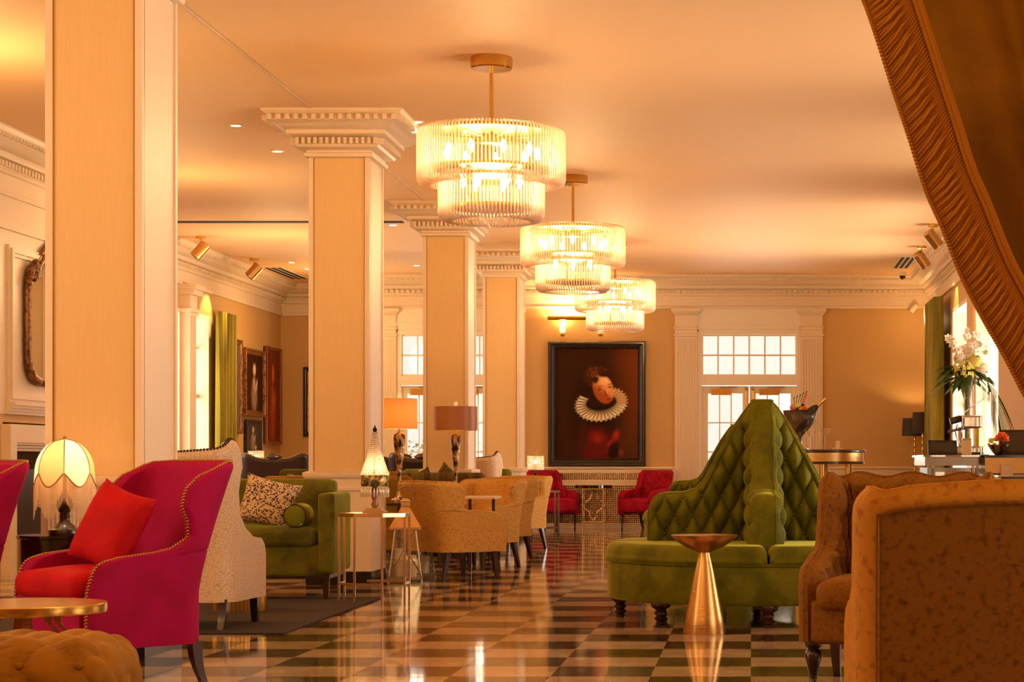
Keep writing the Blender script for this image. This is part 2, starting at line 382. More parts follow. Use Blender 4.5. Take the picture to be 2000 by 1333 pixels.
def wall_y(mb, y0, y1, x0, x1, z0, z1, holes):     # wall lying across the view, holes (x0,x1,z0,z1)
    holes = sorted(holes); x = x0
    for a, b, c, d in holes:
        if a > x: mb.box(x, a, y0, y1, z0, z1)
        if c > z0: mb.box(a, b, y0, y1, z0, c)
        if d < z1: mb.box(a, b, y0, y1, d, z1)
        x = b
    if x < x1: mb.box(x, x1, y0, y1, z0, z1)
def wall_x(mb, x0, x1, y0, y1, z0, z1, holes):
    holes = sorted(holes); y = y0
    for a, b, c, d in holes:
        if a > y: mb.box(x0, x1, y, a, z0, z1)
        if c > z0: mb.box(x0, x1, a, b, z0, c)
        if d < z1: mb.box(x0, x1, a, b, d, z1)
        y = b
    if y < y1: mb.box(x0, x1, y, y1, z0, z1)
D1 = (-.90, .82); D2 = (-6.04, -4.33)
m = MB(); wall_y(m, YF, YF+.35, XS, XR+.35, 0, H, [(D2[0], D2[1], 0, 3.36), (D1[0], D1[1], 0, 3.36)])
m.box(XS, XS+.12, YF+.35, YFL, 0, H); m.box(XL-.35, XS+.12, YFL, YFL+.3, 0, H)
struct('wall_far', m, M['tan'], smooth=False)
LW = [(6.4, 9.6, .9, 3.4), (28.0, 30.25, .9, 3.4), (30.62, 31.9, .9, 3.4)]  # first opening is unseen, added to let light onto the floor
m = MB(); wall_x(m, XL-.45, XL, -4, YFL, 0, H, LW); m.box(XL, XC, YC0, YC1, 1.52, H)
m.box(XL, XC, YC0, 20.15, 0, 1.52); m.box(XL, XC, 22.35, YC1, 0, 1.52)
struct('wall_left', m, M['tan'], smooth=False)
RW = [(a-1.3, a+1.3, .5, 3.45) for a in (5.5, 10.5, 15.5, 20.5, 26.5)]+[(28.9, 31.0, .5, 3.45)]
m = MB(); wall_x(m, XR, XR+.35, -4, YF, 0, H, RW)
struct('wall_right', m, M['tan'], smooth=False)
struct('wall_back', MB().box(XL, XR, -4.2, -4, 0, H), M['tan'], smooth=False)

# room cornice, picture moulding, chair rail and skirting follow the walls
path = [(XR, -4), (XR, YF), (XS, YF), (XS, YFL), (XL, YFL), (XL, YC1), (XC, YC1), (XC, YC0), (XL, YC0), (XL, -4)]
CP = [(.0, 3.75), (.05, 3.75), (.05, 3.79), (.03, 3.80), (.03, 3.82), (.02, 3.82), (.02, 3.96), (.05, 3.97), (.05, 4.0), (.07, 4.0), (.07, 4.075), (.13, 4.08), (.15, 4.1), (.15, 4.13), (.2, 4.14), (.24, 4.17), (.3, 4.2), (.33, 4.22), (.33, 4.24), (.37, 4.28), (.37, 4.305)]
m = MB(); sweep(m, path, CP)
for a, b in zip(path, path[1:]):
    if a[1] > 16 or b[1] > 16:
        dentils(m, a, b, 4.01, 4.065, .065, .105, .045, .045)
        if a[0] != b[0] or True: dentils(m, a, b, 4.205, 4.235, .26, .345, .05, .04)
struct('trim_1', m, M['cream'], ang=30)
RP = [(0, .90), (.02, .905), (.02, .93), (.012, .935), (.012, 1.0), (.03, 1.01), (.045, 1.02), (.045, 1.045), (.0, 1.05)]
def rail(segs, name):
    m = MB()
    for s_ in segs: sweep(m, s_, RP)
    struct(name, m, M['cream'], ang=30)
rail([[(XR, 31.2), (XR, YF), (1.2, YF)], [(-1.31, YF), (-3.92, YF)], [(-6.45, YF), (XS, YF), (XS, YFL), (XL, YFL), (XL, 32.4)]], 'trim_2')
m = MB()
for s_ in ([(XR, -4), (XR, YF), (1.2, YF)], [(-1.31, YF), (-3.92, YF)], [(-6.45, YF), (XS, YF), (XS, YFL), (XL, YFL), (XL, YC1), (XC, YC1), (XC, 22.6)]):
    sweep(m, s_, [(0, .14), (.02, .135), (.02, 0)])
struct('baseboard_far', m, M['cream'], ang=30)
# painted dado under the chair rail
m = MB()
for a, b in ((1.2, XR), (-3.92, -1.31)): m.box(a, b, YF-.008, YF+.01, 0, .92)
m.box(XL, XS, YFL-.008, YFL+.01, 0, .92); m.box(XL-.01, XL+.008, 32.0, YFL, 0, .92)
struct('trim_3', m, M['cream'], smooth=False)

# ---- pilasters (fluted) -----------------------------------------------------
n_trim = [3]
def pilaster(x0, x1, y):
    m = MB(); w_ = x1-x0; zc = 3.27
    m.box(x0, x1, y-.07, y, 0, zc)
    for i in range(7):       # reeds
        xx = x0+w_*(.12+.76*i/6); m.tube([(xx, y-.07, .35), (xx, y-.07, zc-.05)], .013, 6)
    cx = (x0+x1)/2
    prof = [(w_/2, zc), (w_/2+.02, zc+.01), (w_/2+.02, zc+.04), (w_/2, zc+.05), (w_/2, zc+.11), (w_/2+.015, zc+.12), (w_/2+.02, zc+.16), (w_/2, zc+.17), (w_/2, zc+.36), (w_/2+.03, zc+.39), (w_/2+.06, zc+.43), (w_/2+.06, zc+.48)]
    rings = [[(cx-o, y-.07-(o-w_/2), z), (cx+o, y-.07-(o-w_/2), z), (cx+o, y, z), (cx-o, y, z)] for o, z in prof]
    vs = [p for r in rings for p in r]; fs = []
    for q in range(len(prof)-1):
        for k in range(4):
            l = (k+1) % 4; fs.append((q*4+k, q*4+l, (q+1)*4+l, (q+1)*4+k))
    m.add(vs, fs)
    m.sphere((cx-w_/2, y-.09, zc+.16), .02); m.sphere((cx+w_/2, y-.09, zc+.16), .02)
    m.box(x0-.02, x1+.02, y-.09, y, 0, .3)
    n_trim[0] += 1; struct('trim_%d' % n_trim[0], m, M['cream'], ang=30)
pilaster(-1.31, -.93, YF); pilaster(.83, 1.21, YF); pilaster(-6.45, -6.07, YF); pilaster(-4.30, -3.92, YF)

# ---- far doors with transoms ------------------------------------------------
def far_door(x0, x1, idx, handles):
    f = MB()     # casing, head and transom bar
    f.box(x0-.03, x0+.05, YF-.02, YF+.2, 0, 3.36); f.box(x1-.05, x1+.03, YF-.02, YF+.2, 0, 3.36)
    f.box(x0, x1, YF-.02, YF+.2, 3.31, 3.40); f.box(x0, x1, YF-.03, YF+.2, 2.44, 2.60)
    f.box(x0-.03, x1+.03, YF-.05, YF, 3.40, 3.47); f.box(x0-.03, x1+.03, YF-.065, YF, 3.47, 3.50)
    f.box(x0-.03, x1+.03, YF-.03, YF+.01, 3.50, 3.76)
    fr = struct('window_%d' % idx, f, M['white'], smooth=False)
    t = MB(); zz = (2.60, 3.31)
    for i in range(7):
        x = x0+.06+(x1-x0-.12)*i/6; t.box(x-.014, x+.014, YF+.06, YF+.10, *zz)
    for z in (2.615, 2.955, 3.295): t.box(x0+.05, x1-.05, YF+.06, YF+.10, z-.016, z+.016)
    t.build('glazing_bar', M['white'], fr, smooth=False)
    MB().box(x0+.05, x1-.05, YF+.075, YF+.081, 2.6, 3.31).build('pane', M['pane'], fr, smooth=False)
    mid = (x0+x1)/2
    for k, (a, b) in enumerate(((x0+.05, mid-.008), (mid+.008, x1-.05))):
        d = MB(); st = .105
        d.box(a, a+st, YF+.05, YF+.1, .02, 2.43); d.box(b-st, b, YF+.05, YF+.1, .02, 2.43)
        d.box(a+st, b-st, YF+.05, YF+.1, .02, .30); d.box(a+st, b-st, YF+.05, YF+.1, 2.30, 2.43)
        d.box(a+.02, b-.02, YF+.035, YF+.05, .08, .22)
        door = struct('door_%d' % (idx*2-1+k), d, M['white'], smooth=False)
        g = MB()
        for i in (1, 2): x = a+st+(b-a-2*st)*i/3; g.box(x-.01, x+.01, YF+.06, YF+.09, .3, 2.3)
        for i in range(1, 4): z = .3+2.0*i/4; g.box(a+st, b-st, YF+.06, YF+.09, z-.01, z+.01)
        g.build('glazing_bar', M['white'], door, smooth=False)
        MB().box(a+st, b-st, YF+.07, YF+.075, .3, 2.3).build('pane', M['pane'], door, smooth=False)
        c = MB().box(a+.16, a+.50, YF-.02, YF+.05, 2.27, 2.38); c.bar((a+.3, YF-.03, 2.40), (a+.6, YF+.03, 2.41), .02, .015)
        part_label(c.build('door_closer', M['dullbrass'], door), 'brass door closer box')
        hx = b-.05 if k == 0 else a+.05
        h = MB().box(hx-.02, hx+.02, YF+.03, YF+.05, 1.0, 1.22); h.tube([(hx, YF+.03, 1.15), (hx, YF-.03, 1.15), (hx-(.12 if k == 0 else -.12), YF-.03, 1.15)], .011)
        h.box(hx-.015, hx+.015, YF+.02, YF+.05, 2.1, 2.4); h.sphere((hx, YF+.0, 2.38), .03)
        h.build('door_handle', M['brass'], door)
far_door(D1[0], D1[1], 1, True); far_door(D2[0], D2[1], 2, True)

# ---- left windows -----------------------------------------------------------
def side_window(idx, x, y0, y1, z0, z1, sgn, bars=2):
    f = MB()
    f.box(min(x, x-sgn*.3), max(x, x-sgn*.3), y0, y0+.06, z0, z1); f.box(min(x, x-sgn*.3), max(x, x-sgn*.3), y1-.06, y1, z0, z1)
    f.box(min(x, x-sgn*.3), max(x, x-sgn*.3), y0, y1, z1-.06, z1)
    f.box(min(x+sgn*.05, x-sgn*.3), max(x+sgn*.05, x-sgn*.3), y0-.03, y1+.03, z0-.04, z0+.03)
    xm = x-sgn*.2
    f.box(xm-.03, xm+.03, y0, y1, (z0+z1)/2-.03, (z0+z1)/2+.03)
    for i in range(1, bars):
        yy = y0+(y1-y0)*i/bars; f.box(xm-.02, xm+.02, yy-.015, yy+.015, z0, z1)
    f.box(xm-.02, xm+.02, y0, y1, z0+(z1-z0)*.8-.015, z0+(z1-z0)*.8+.015)
    fr = struct('window_%d' % idx, f, M['white'], smooth=False)
    MB().box(xm-.003, xm+.003, y0+.05, y1-.05, z0, z1-.05).build('pane', M['pane'], fr, smooth=False)
for i, (a, b, c, d) in enumerate(LW): side_window(3+i, XL, a, b, c, d, 1)
for i, (a, b, c, d) in enumerate(RW): side_window(6+i, XR, a, b, c, d, -1)
# slender pilaster between the two left windows
m = MB(); m.box(XL, XL+.14, 30.27, 30.6, 0, 3.35)
m.box(XL, XL+.19, 30.2, 30.66, 3.35, 3.40); m.box(XL, XL+.15, 30.25, 30.62, 3.40, 3.6); m.box(XL, XL+.22, 30.18, 30.7, 3.6, 3.68); m.box(XL, XL+.26, 30.14, 30.74, 3.68, 3.75)
for i in range(5): m.tube([(XL+.14, 30.31+.062*i, .4), (XL+.14, 30.31+.062*i, 3.3)], .011, 5)
n_trim[0] += 1; struct('trim_%d' % n_trim[0], m, M['cream'], ang=30)
# white panelling and mouldings of the chimney breast
m = MB(); x = XC
m.box(x, x+.012, YC0, YC1, 1.6, 3.76)
def vmould(y0, y1, z0, z1, w_, d_):
    for (a, b, c, e) in ((y0, y1, z1-w_, z1), (y0, y1, z0, z0+w_), (y0, y0+w_, z0, z1), (y1-w_, y1, z0, z1)):
        m.box(x, x+d_, a, b, c, e); m.box(x, x+d_*1.6, a+w_*.3 if a != b else a, b-w_*.3, c+w_*.3, e-w_*.3)
vmould(20.22, 22.8, 1.72, 3.28, .11, .04); vmould(18.4, 19.95, 1.72, 3.28, .09, .03)
m.box(x, x+.05, YC0, YC1, 3.42, 3.47); m.box(x, x+.03, YC0, YC1, 3.47, 3.52)
for k in range(4): m.box(x, x+.1-.02*k, 20.2, 22.85, 1.72-.03*k-.03, 1.72-.03*k)
n_trim[0] += 1; struct('trim_%d' % n_trim[0], m, M['cream'], smooth=False)
# fireplace
fp = thing('fireplace', 'white fireplace surround with dark opening beyond the near pillar', 'fireplace', (XC, 21.25, 0))
m = MB()
m.box(0, .1, -1.15, -.98, 0, 1.5); m.box(0, .1, .98, 1.15, 0, 1.5); m.box(0, .1, -1.15, 1.15, 1.32, 1.5)
for k in range(3): m.box(0, .08-.02*k, -.98+.025*k, -.955+.025*k+.01, 0, 1.32); m.box(0, .08-.02*k, -.98, .98, 1.295-.03*k, 1.32-.03*k)
m.build('surround', M['cream'], fp, smooth=False)
m = MB(); m.box(-.95, -.93, -1.0, 1.0, 0, 1.5)
m.build('firebox', mat('grey_firebox', rgb(116, 106, 98), .7), fp, smooth=False)
m = MB(); m.box(-.03, 0, -.78, .9, 0, 1.05)
m.build('fire_screen', M['wood'], fp, smooth=False)

# ---- columns ----------------------------------------------------------------
def column(i, yfront, sd=.53, dd=.7):
    x0, x1, y0, y1 = -4.03, -4.03+sd, yfront, yfront+dd
    m = MB(); m.box(x0, x1, y0, y1, 0, H); e = .03
    # raised corner stiles so the papered panel reads as inset
    t = .012
    for a, b in ((x0-t, x0+e), (x1-e, x1+t)):
        m.box(a, b, y0-t, y0+.02, 1.04, 3.95); m.box(a, b, y1-.02, y1+t, 1.04, 3.95)
    for c, d in ((y0-t, y0+e), (y1-e, y1+t)):
        m.box(x0-t, x0+.02, c, d, 1.04, 3.95); m.box(x1-.02, x1+t, c, d, 1.04, 3.95)
    m.box(x0-.03, x1+.03, y0-.03, y1+.03, .12, .97)
    if i == 1:
        for k in range(22): xx = x0+(x1-x0)*(k+.5)/22; m.tube([(xx, y0-.03, .2), (xx, y0-.03, .86)], .007, 5)
    # rail and capital rings
    def ring(prof):
        rs = [[(x0-o, y0-o, z), (x1+o, y0-o, z), (x1+o, y1+o, z), (x0-o, y1+o, z)] for o, z in prof]
        vs = [p for r in rs for p in r]; fs = []
        for q in range(len(prof)-1):
            for k in range(4):
                l = (k+1) % 4; fs.append((q*4+k, q*4+l, (q+1)*4+l, (q+1)*4+k))
        m.add(vs, fs)
    ring([(0, .86), (.045, .865), (.045, .89), (.035, .90), (.035, .97), (.05, .98), (.06, 1.0), (.06, 1.03), (0, 1.045)])
    ring([(0, 3.90), (.045, 3.91), (.05, 3.94), (.03, 3.95), (.03, 3.97), (.10, 3.99), (.115, 4.01), (.115, 4.075), (.16, 4.09), (.18, 4.10), (.18, 4.135), (.21, 4.14), (.25, 4.17), (.30, 4.19), (.33, 4.2), (.33, 4.25), (.37, 4.285), (.37, 4.305)])
    for o, z0, z1, w_, g, dp in ((.115, 4.012, 4.068, .026, .026, .045), (.33, 4.20, 4.245, .036, .04, .04)):
        pts = [(x0-o, y0-o), (x0-o, y1+o), (x1+o, y1+o), (x1+o, y0-o), (x0-o, y0-o)]
        for a, b in zip(pts, pts[1:]): dentils(m, a, b, z0, z1, -.002, dp, w_, g)
    col = struct('column', m, M['cream'], ang=30)
    p = MB()
    p.box(x0+e, x1-e, y0-.004, y0+.01, 1.05, 3.9)
    p.build('wallpaper_panel', M['paper'], col, smooth=False)
    p = MB()
    for xx in (x0+e, x1-e-.006): p.box(xx, xx+.006, y0-.0135, y0-.002, 1.05, 3.9)
    p.box(x1+.002, x1+.0135, y0+e, y0+e+.006, 1.05, 3.9)
    p.build('panel_bead', M['dullbrass'], col, smooth=False)
    p = MB(); p.box(x0-.034, x1+.034, y0-.034, y1+.034, 0, .125); p.build('plinth', M['plinth'], col, smooth=False)
for i, y in enumerate((11.73, 18.7, 25.2, 30.8)): column(i+1, y)

# ---- grille along the far wall ----------------------------------------------
g = thing('radiator_cover', 'long cream radiator cover with a dark square grille beneath the portrait', 'radiator cover', (-2.6, YF-.022, 0))
m = MB(); m.box(-1.3, 1.3, -.14, 0, 0, .09); m.box(-1.3, 1.3, -.14, 0, .73, .82); m.box(-1.3, 1.3, -.15, 0, .94, 1.0); m.box(-1.3, -1.24, -.14, 0, 0, 1.0); m.box(1.24, 1.3, -.14, 0, 0, 1.0)
m.build('casing', M['cream'], g, smooth=False)
MB().box(-1.24, 1.24, -.06, -.04, .06, .96).build('backing', M['slot'], g, smooth=False)
m = MB()
for k in range(78): x = -1.24+2.48*k/77; m.box(x-.0045, x+.0045, -.13, -.12, .08, .94)
for k in range(28): z = .09+.032*k; m.box(-1.24, 1.24, -.134, -.118, z-.0045, z+.0045)
m.build('grille', M['palegold'], g, smooth=False)

# ================================================================= upholstery
def shell(par, mt, W, D, H_, zb, L, ztop, th=.09, rc=.16, rake=.2, z0r=.45, flare=0.0, tuft=None, nu=96, nv=44, name='body', trim=None, trim_mat=None, piping=None, pmat=None, rake_pow=1.3, toedge=.5, inner_mat=None):
    """upholstered U-shaped shell of an armchair: front is -Y. L(z) = how far round the U the cloth reaches, ztop(d) = height along it"""
    s1 = W/2-rc; s2 = rc*PI/2; Lt = s1+s2+(D-rc)
    def path_pt(d):
        a = abs(d); sg = 1 if d >= 0 else -1
        if a < s1: p, n = (a, D/2), (0, 1)
        elif a < s1+s2:
            t = (a-s1)/rc; p, n = (s1+rc*math.sin(t), D/2-rc+rc*math.cos(t)), (math.sin(t), math.cos(t))
        else: p, n = (W/2, D/2-rc-(a-s1-s2)), (1, 0)
        return Vector((sg*p[0], p[1], 0)), Vector((sg*n[0], n[1], 0))
    def deform(p, d):
        z = p.z; k = max(0, z-z0r)
        wb = 1.0
        p.y += rake*(k**rake_pow)*wb
        p.x *= 1+flare*k
        return p
    out = []; inn = []
    nu1, nv1 = nu+1, nv+1
    for i in range(nu1):
        u = -1+2*i/nu
        u = math.copysign(abs(u)**.9, u)
        for j in range(nv1):
            v = j/nv; zn = zb+(H_-zb)*v; l = L(zn, Lt)
            d = u*l; zt = ztop(d/Lt); z = zb+(zt-zb)*v
            p, n = path_pt(d)
            e = 1.0
            o = deform(p+Vector((0, 0, z)), d)
            # distance to the free edges -> soft rounded border
            de = min((1-abs(u))*l, (1-v)*(zt-zb))
            rr = th*toedge
            kk = 1-max(0, 1-de/rr)**2*.55 if de < rr else 1
            t_ = th*kk
            off = 0
            if tuft:
                dx, dz, dep = tuft[:3]
                a = d/dx+z/(2*dz); b = d/dx-z/(2*dz)
                w_ = (abs(math.sin(PI*a))*abs(math.sin(PI*b)))**.45
                fade = min(1, max(0, de/(.06)))*min(1, max(0, (z-(tuft[3] if len(tuft) > 3 else .5))/.08+.3))
                off = dep*(w_-.6)*fade
            q = p - n*(t_+off)
            o2 = p + n*(-(th-t_)*.5)
            o = deform(o2+Vector((0, 0, z)), d); q = deform(q+Vector((0, 0, z)), d)
            out.append(o); inn.append(q)
    m = MB()
    ix = lambda i, j: i*nv1+j
    fo = []; fi = []
    for i in range(nu):
        for j in range(nv):
            fo.append((ix(i, j), ix(i+1, j), ix(i+1, j+1), ix(i, j+1)))
    N = len(out)
    loop = [(0, j) for j in range(nv1)]+[(i, nv) for i in range(1, nu1)]+[(nu, j) for j in range(nv-1, -1, -1)]
    vs = list(out)+list(inn); fs = list(fo)+[tuple(N+k for k in reversed(f)) for f in fo]
    K = 4; base = len(vs); edge = []
    for (i, j) in loop:
        o = out[ix(i, j)]; q = inn[ix(i, j)]
        ii = i+1 if i == 0 else (i-1 if i == nu else i); jj = j-1 if j == nv else j
        nb = (out[ix(ii, jj)]+inn[ix(ii, jj)])/2; mid = (o+q)/2; dr = (mid-nb)
        dr = dr.normalized() if dr.length > 1e-6 else Vector((0,0,1))
        half = (o-q).length/2
        for k in range(1, K+1):
            an = PI*k/(K+1); vs.append(mid+(o-mid)*math.cos(an)+dr*half*.8*math.sin(an))
        edge.append(o+dr*half*.25)
    nl = len(loop)
    for a in range(nl-1):
        (i, j), (i2, j2) = loop[a], loop[a+1]
        A = [ix(i, j)]+[base+a*K+k for k in range(K)]+[N+ix(i, j)]
        B = [ix(i2, j2)]+[base+(a+1)*K+k for k in range(K)]+[N+ix(i2, j2)]
        for k in range(K+1): fs.append((A[k], A[k+1], B[k+1], B[k]))
    for i in range(nu): fs.append((ix(i, 0), ix(i+1, 0), N+ix(i+1, 0), N+ix(i, 0)))
    m.add(vs, fs)
    body = m.build(name, mt, par, ang=60)
    if trim:      # nailheads along the border, both faces
        t = MB(); acc = 0; prev = None
        pts = []
        for a, (i, j) in enumerate(loop):
            o = out[ix(i, j)]; ii = i+1 if i == 0 else (i-1 if i == nu else i); jj = j-1 if j == nv else j
            pts.append((vs[base+a*K]*.5+o*.5, (vs[base+a*K+K-1]*.5+inn[ix(i, j)]*.5)))
        for side in (0, 1):
            prev = pts[0][side]; acc = trim
            for p in pts[1:]:
                p = p[side]; seg = (p-prev).length; pos = 0
                while acc <= seg-pos:
                    pos += acc; c = prev+(p-prev)*(pos/max(seg, 1e-9)); acc = trim
                    t.lathe([(0, -trim*.42), (trim*.30, -trim*.28), (trim*.42, 0), (trim*.30, trim*.28), (0, trim*.42)], c, 6)
                acc -= (seg-pos); prev = p
        part_label(t.build('nailhead_trim', trim_mat or M['dullbrass'], par, weld=False), 'brass nailhead trim along the edge')
    if piping:
        for side in (0, 1):
            t = MB()
            P = [ (vs[base+a*K+(0 if side == 0 else K-1)]*.5+(out if side == 0 else inn)[ix(i, j)]*.5) for a, (i, j) in enumerate(loop)]
            Q = [P[0]]
            for p in P[1:]:
                if (p-Q[-1]).length > .008: Q.append(p)
            t.tube(Q, piping, 5)
            t.build('piping', pmat or mt, par, weld=False)
    return body
def tapleg(par, x, y, h, w0, w1, mt, dx=0, dy=0, curve=0, name='leg', zb=0):
    m = MB(); vs = []; n = 6
    for k in range(n+1):
        t = k/n; ww = w1+(w0-w1)*t; s_ = (1-t)**(2 if curve else 1)
        cx, cy = x+dx*s_, y+dy*s_
        for a, b in ((-1,-1),(1,-1),(1,1),(-1,1)): vs.append((cx+a*ww/2, cy+b*ww/2, zb+h*t))
    fs = [(q*4+k, q*4+(k+1)%4, q*4+4+(k+1)%4, q*4+4+k) for q in range(n) for k in range(4)]+[(3,2,1,0), tuple(n*4+k for k in range(4))]
    m.add(vs, fs); return m.build(name, mt, par, ang=30)
def turned(par, x, y, h, r, mt, name='leg', ball=False):
    pr = [(0, 0), (.42, 0), (.5, .04), (.5, .1), (.36, .14), (.62, .2), (.66, .27), (.5, .33), (.42, .36), (.64, .42), (.66, .5), (.46, .57), (.5, .6), (.95, .72), (1.05, .84), (.9, .96), (.6, 1.0), (0, 1)]
    if ball: pr = [(0, 0), (.4, 0), (.62, .05), (.62, .12), (.4, .17), (.5, .3), (.75, .5), (.95, .62), (1.0, .7), (.8, .78), (.6, .8), (.9, .85), (1, .9), (1, 1), (0, 1)]
    return MB().lathe([(a*r, z*h) for a, z in pr], (x, y, 0), 16).build(name, mt, par, ang=50)
def pillow(name, mt, w_, h_, t_, loc, rot, label, cat='cushion', group=None):
    def f(sg):
        def g(u, v):
            a, b = 2*u-1, 2*v-1
            k = (1-abs(a)**3.2)*(1-abs(b)**3.2)
            pin = 1-.1*(1-a*a)*(abs(b)**2)-0; pin2 = 1-.1*(1-b*b)*(abs(a)**2)
            return Vector((a*w_/2*pin2, sg*t_/2*max(0, k)**.55, b*h_/2*pin))
        return g
    m = MB().grid(f(-1), 20, 20); m.grid(f(1), 20, 20, flip=True)
    o = m.build(name, mt, None, ang=80); o.location = loc; o.rotation_euler = rot
    return tag(o, label, cat, group)

# ---- wingback in magenta ----------------------------------------------------
def wing_tab(tab, off=0): return lambda z, Lt: Lt+lerp_tab(tab, z)
def magenta_chair(label, loc, rz):
    t = thing('wingback_armchair', label, 'armchair', loc, rz, 'magenta velvet wingback armchairs')
    W, D = .76, .68
    tab = [(.2, .0), (.5, .0), (.60, -.01), (.635, -.03), (.66, -.08), (.672, -.20), (.678, -.32), (.70, -.42), (.75, -.485), (.82, -.46), (.92, -.395), (1.0, -.39), (1.06, -.43), (1.105, -.52), (1.13, -.60)]
    shell(t, M['magenta'], W, D, 1.13, .2, wing_tab(tab), lambda s: 1.13-.05*max(0, abs(s)-.25), th=.075, rake=.34, flare=.10, trim=.0165, nu=90, nv=60)
    m = MB().rbox((0, -.03, .33), (W-.12, D-.02, .25), .02); m.build('seat_base', M['magenta'], t)
    m = MB().rbox((0, -.10, .505), (W-.15, D-.10, .13), .055, 8, .035); m.build('seat_cushion', M['redcushion'], t)
    for sx in (-1, 1):
        tapleg(t, sx*(W/2-.06), -D/2+.07, .21, .055, .035, M['wood'], 0, -.01)
        tapleg(t, sx*(W/2-.06), D/2-.06, .21, .06, .034, M['wood'], 0, .05, 1)
    return t
magenta_chair('large magenta velvet wingback armchair with a red cushion, before the near pillar', (-3.27, 10.47, 0), math.radians(-43))
pillow('cushion', M['redcushion'], .44, .44, .17, (-3.25, 10.40, .79), (math.radians(-22), math.radians(14), math.radians(-38)), 'square red velvet cushion leaning inside the magenta wingback')
magenta_chair('magenta velvet wingback armchair cut off by the left picture edge', (-4.50, 10.95, 0), math.radians(-36))
pillow('cushion', M['redcushion'], .44, .44, .16, (-4.46, 10.78, .77), (math.radians(-20), math.radians(12), math.radians(-30)), 'red velvet cushion on the armchair cut off at the left')

# ---- cream crocodile wing chairs --------------------------------------------
def cream_chair(label, loc, rz):
    t = thing('wing_chair', label, 'armchair', loc, rz, 'cream high-backed wing chairs')
    W, D = .86, .80
    tab = [(.18, .0), (.5, .0), (.56, -.02), (.61, -.08), (.63, -.18), (.60, -.20), (.64, -.30), (.68, -.44), (.76, -.53), (.9, -.53), (1.0, -.48), (1.1, -.42), (1.18, -.43), (1.24, -.50), (1.26, -.56)]
    shell(t, M['croc'], W, D, 1.26, .18, wing_tab(tab), lambda s: 1.19+.075*math.exp(-((abs(s)-.52)/.13)**2)-.02*max(0, 1-abs(s)*4), th=.09, rake=.25, flare=.05, trim=.022, trim_mat=M['steel'], nu=90, nv=60)
    MB().rbox((0, -.02, .32), (W-.14, D-.04, .28), .03).build('seat_base', M['croc'], t)
    MB().rbox((0, -.06, .5), (W-.18, D-.1, .13), .05, 6, .03).build('seat_cushion', M['croc'], t)
    for sx in (-1, 1):
        tapleg(t, sx*(W/2-.07), -D/2+.08, .2, .06, .04, M['wood'], 0, -.02)
        tapleg(t, sx*(W/2-.07), D/2-.07, .2, .06, .04, M['wood'], 0, .06, 1)
    return t
cream_chair('cream crocodile-leather wing chair seen from behind, between magenta chair and sofa', (-3.84, 13.95, .012), math.radians(180-4))
cream_chair('distant cream wing chair between the third and fourth pillars', (-3.72, 27.6, 0), math.radians(180-10))

# ---- gold velvet armchairs ---------------------------------------------------
def gold_chair(label, loc, rz, m_=None, group='gold velvet armchairs at the tables'):
    t = thing('armchair', label, 'armchair', loc, rz, group)
    mt = m_ or M['goldvelvet']; W, D = .74, .70
    tab = [(.28, -.0), (.42, .02), (.56, .03), (.62, .0), (.648, -.05), (.662, -.12), (.655, -.2), (.655, -.30), (.67, -.39), (.70, -.435), (.75, -.43), (.82, -.39), (.88, -.37), (.925, -.40), (.945, -.47)]
    shell(t, mt, W, D, .945, .27, wing_tab(tab), lambda s: .945-.02*abs(s), th=.10, rake=.35, flare=.12, piping=.006, nu=80, nv=52)
    MB().rbox((0, -.03, .36), (W-.14, D-.02, .2), .03).build('seat_base', mt, t)
    MB().rbox((0, -.11, .46), (W-.18, D-.04, .15), .07, 7, .02).build('seat_cushion', mt, t)
    for sx in (-1, 1):
        tapleg(t, sx*(W/2-.1), -D/2+.09, .28, .055, .03, M['wood'], sx*.02, -.03)
        tapleg(t, sx*(W/2-.1), D/2-.09, .28, .055, .03, M['wood'], sx*.03, .07)
    return t
gold_chair('pale gold velvet armchair nearest the lanterns, back turned', (-2.86, 19.75, 0), math.radians(132))
gold_chair('gold velvet armchair facing left across the small table', (-2.93, 21.9, 0), math.radians(-30))
gold_chair('gold velvet armchair just behind the one facing the small table', (-2.99, 23.7, 0), math.radians(-30))
gold_chair('gold velvet armchair farthest along the row, beside the silver table', (-3.1, 26.5, 0), math.radians(-30))

# ---- tufted chairs -----------------------------------------------------------
def red_chair(label, loc, rz):
    t = thing('tufted_armchair', label, 'armchair', loc, rz, 'crimson tufted armchairs at the far wall')
    mt = M['crimson']; W, D = .72, .66
    tab = [(.26, .0), (.55, .0), (.6, -.02), (.64, -.06), (.655, -.12), (.665, -.30), (.68, -.44), (.74, -.49), (.85, -.50), (.93, -.53), (.99, -.60)]
    shell(t, mt, W, D, .99, .26, wing_tab(tab), lambda s: .99, th=.11, rake=.22, tuft=(.14, .09, .03, .45), nu=80, nv=48)
    MB().rbox((0, -.06, .40), (W-.12, D+.0, .22), .07, 6, .02).build('seat', mt, t)
    for sx in (-1, 1):
        turned(t, sx*(W/2-.07), -D/2+.06, .27, .03, M['wood'], ball=True)
        tapleg(t, sx*(W/2-.08), D/2-.06, .27, .05, .03, M['wood'], 0, .06, 1)
    return t
red_chair('crimson tufted armchair right of the round black table, by the doors', (-1.77, 34.2, 0), math.radians(-32))
red_chair('crimson tufted armchair left of the round black table', (-3.34, 34.2, 0), math.radians(36))

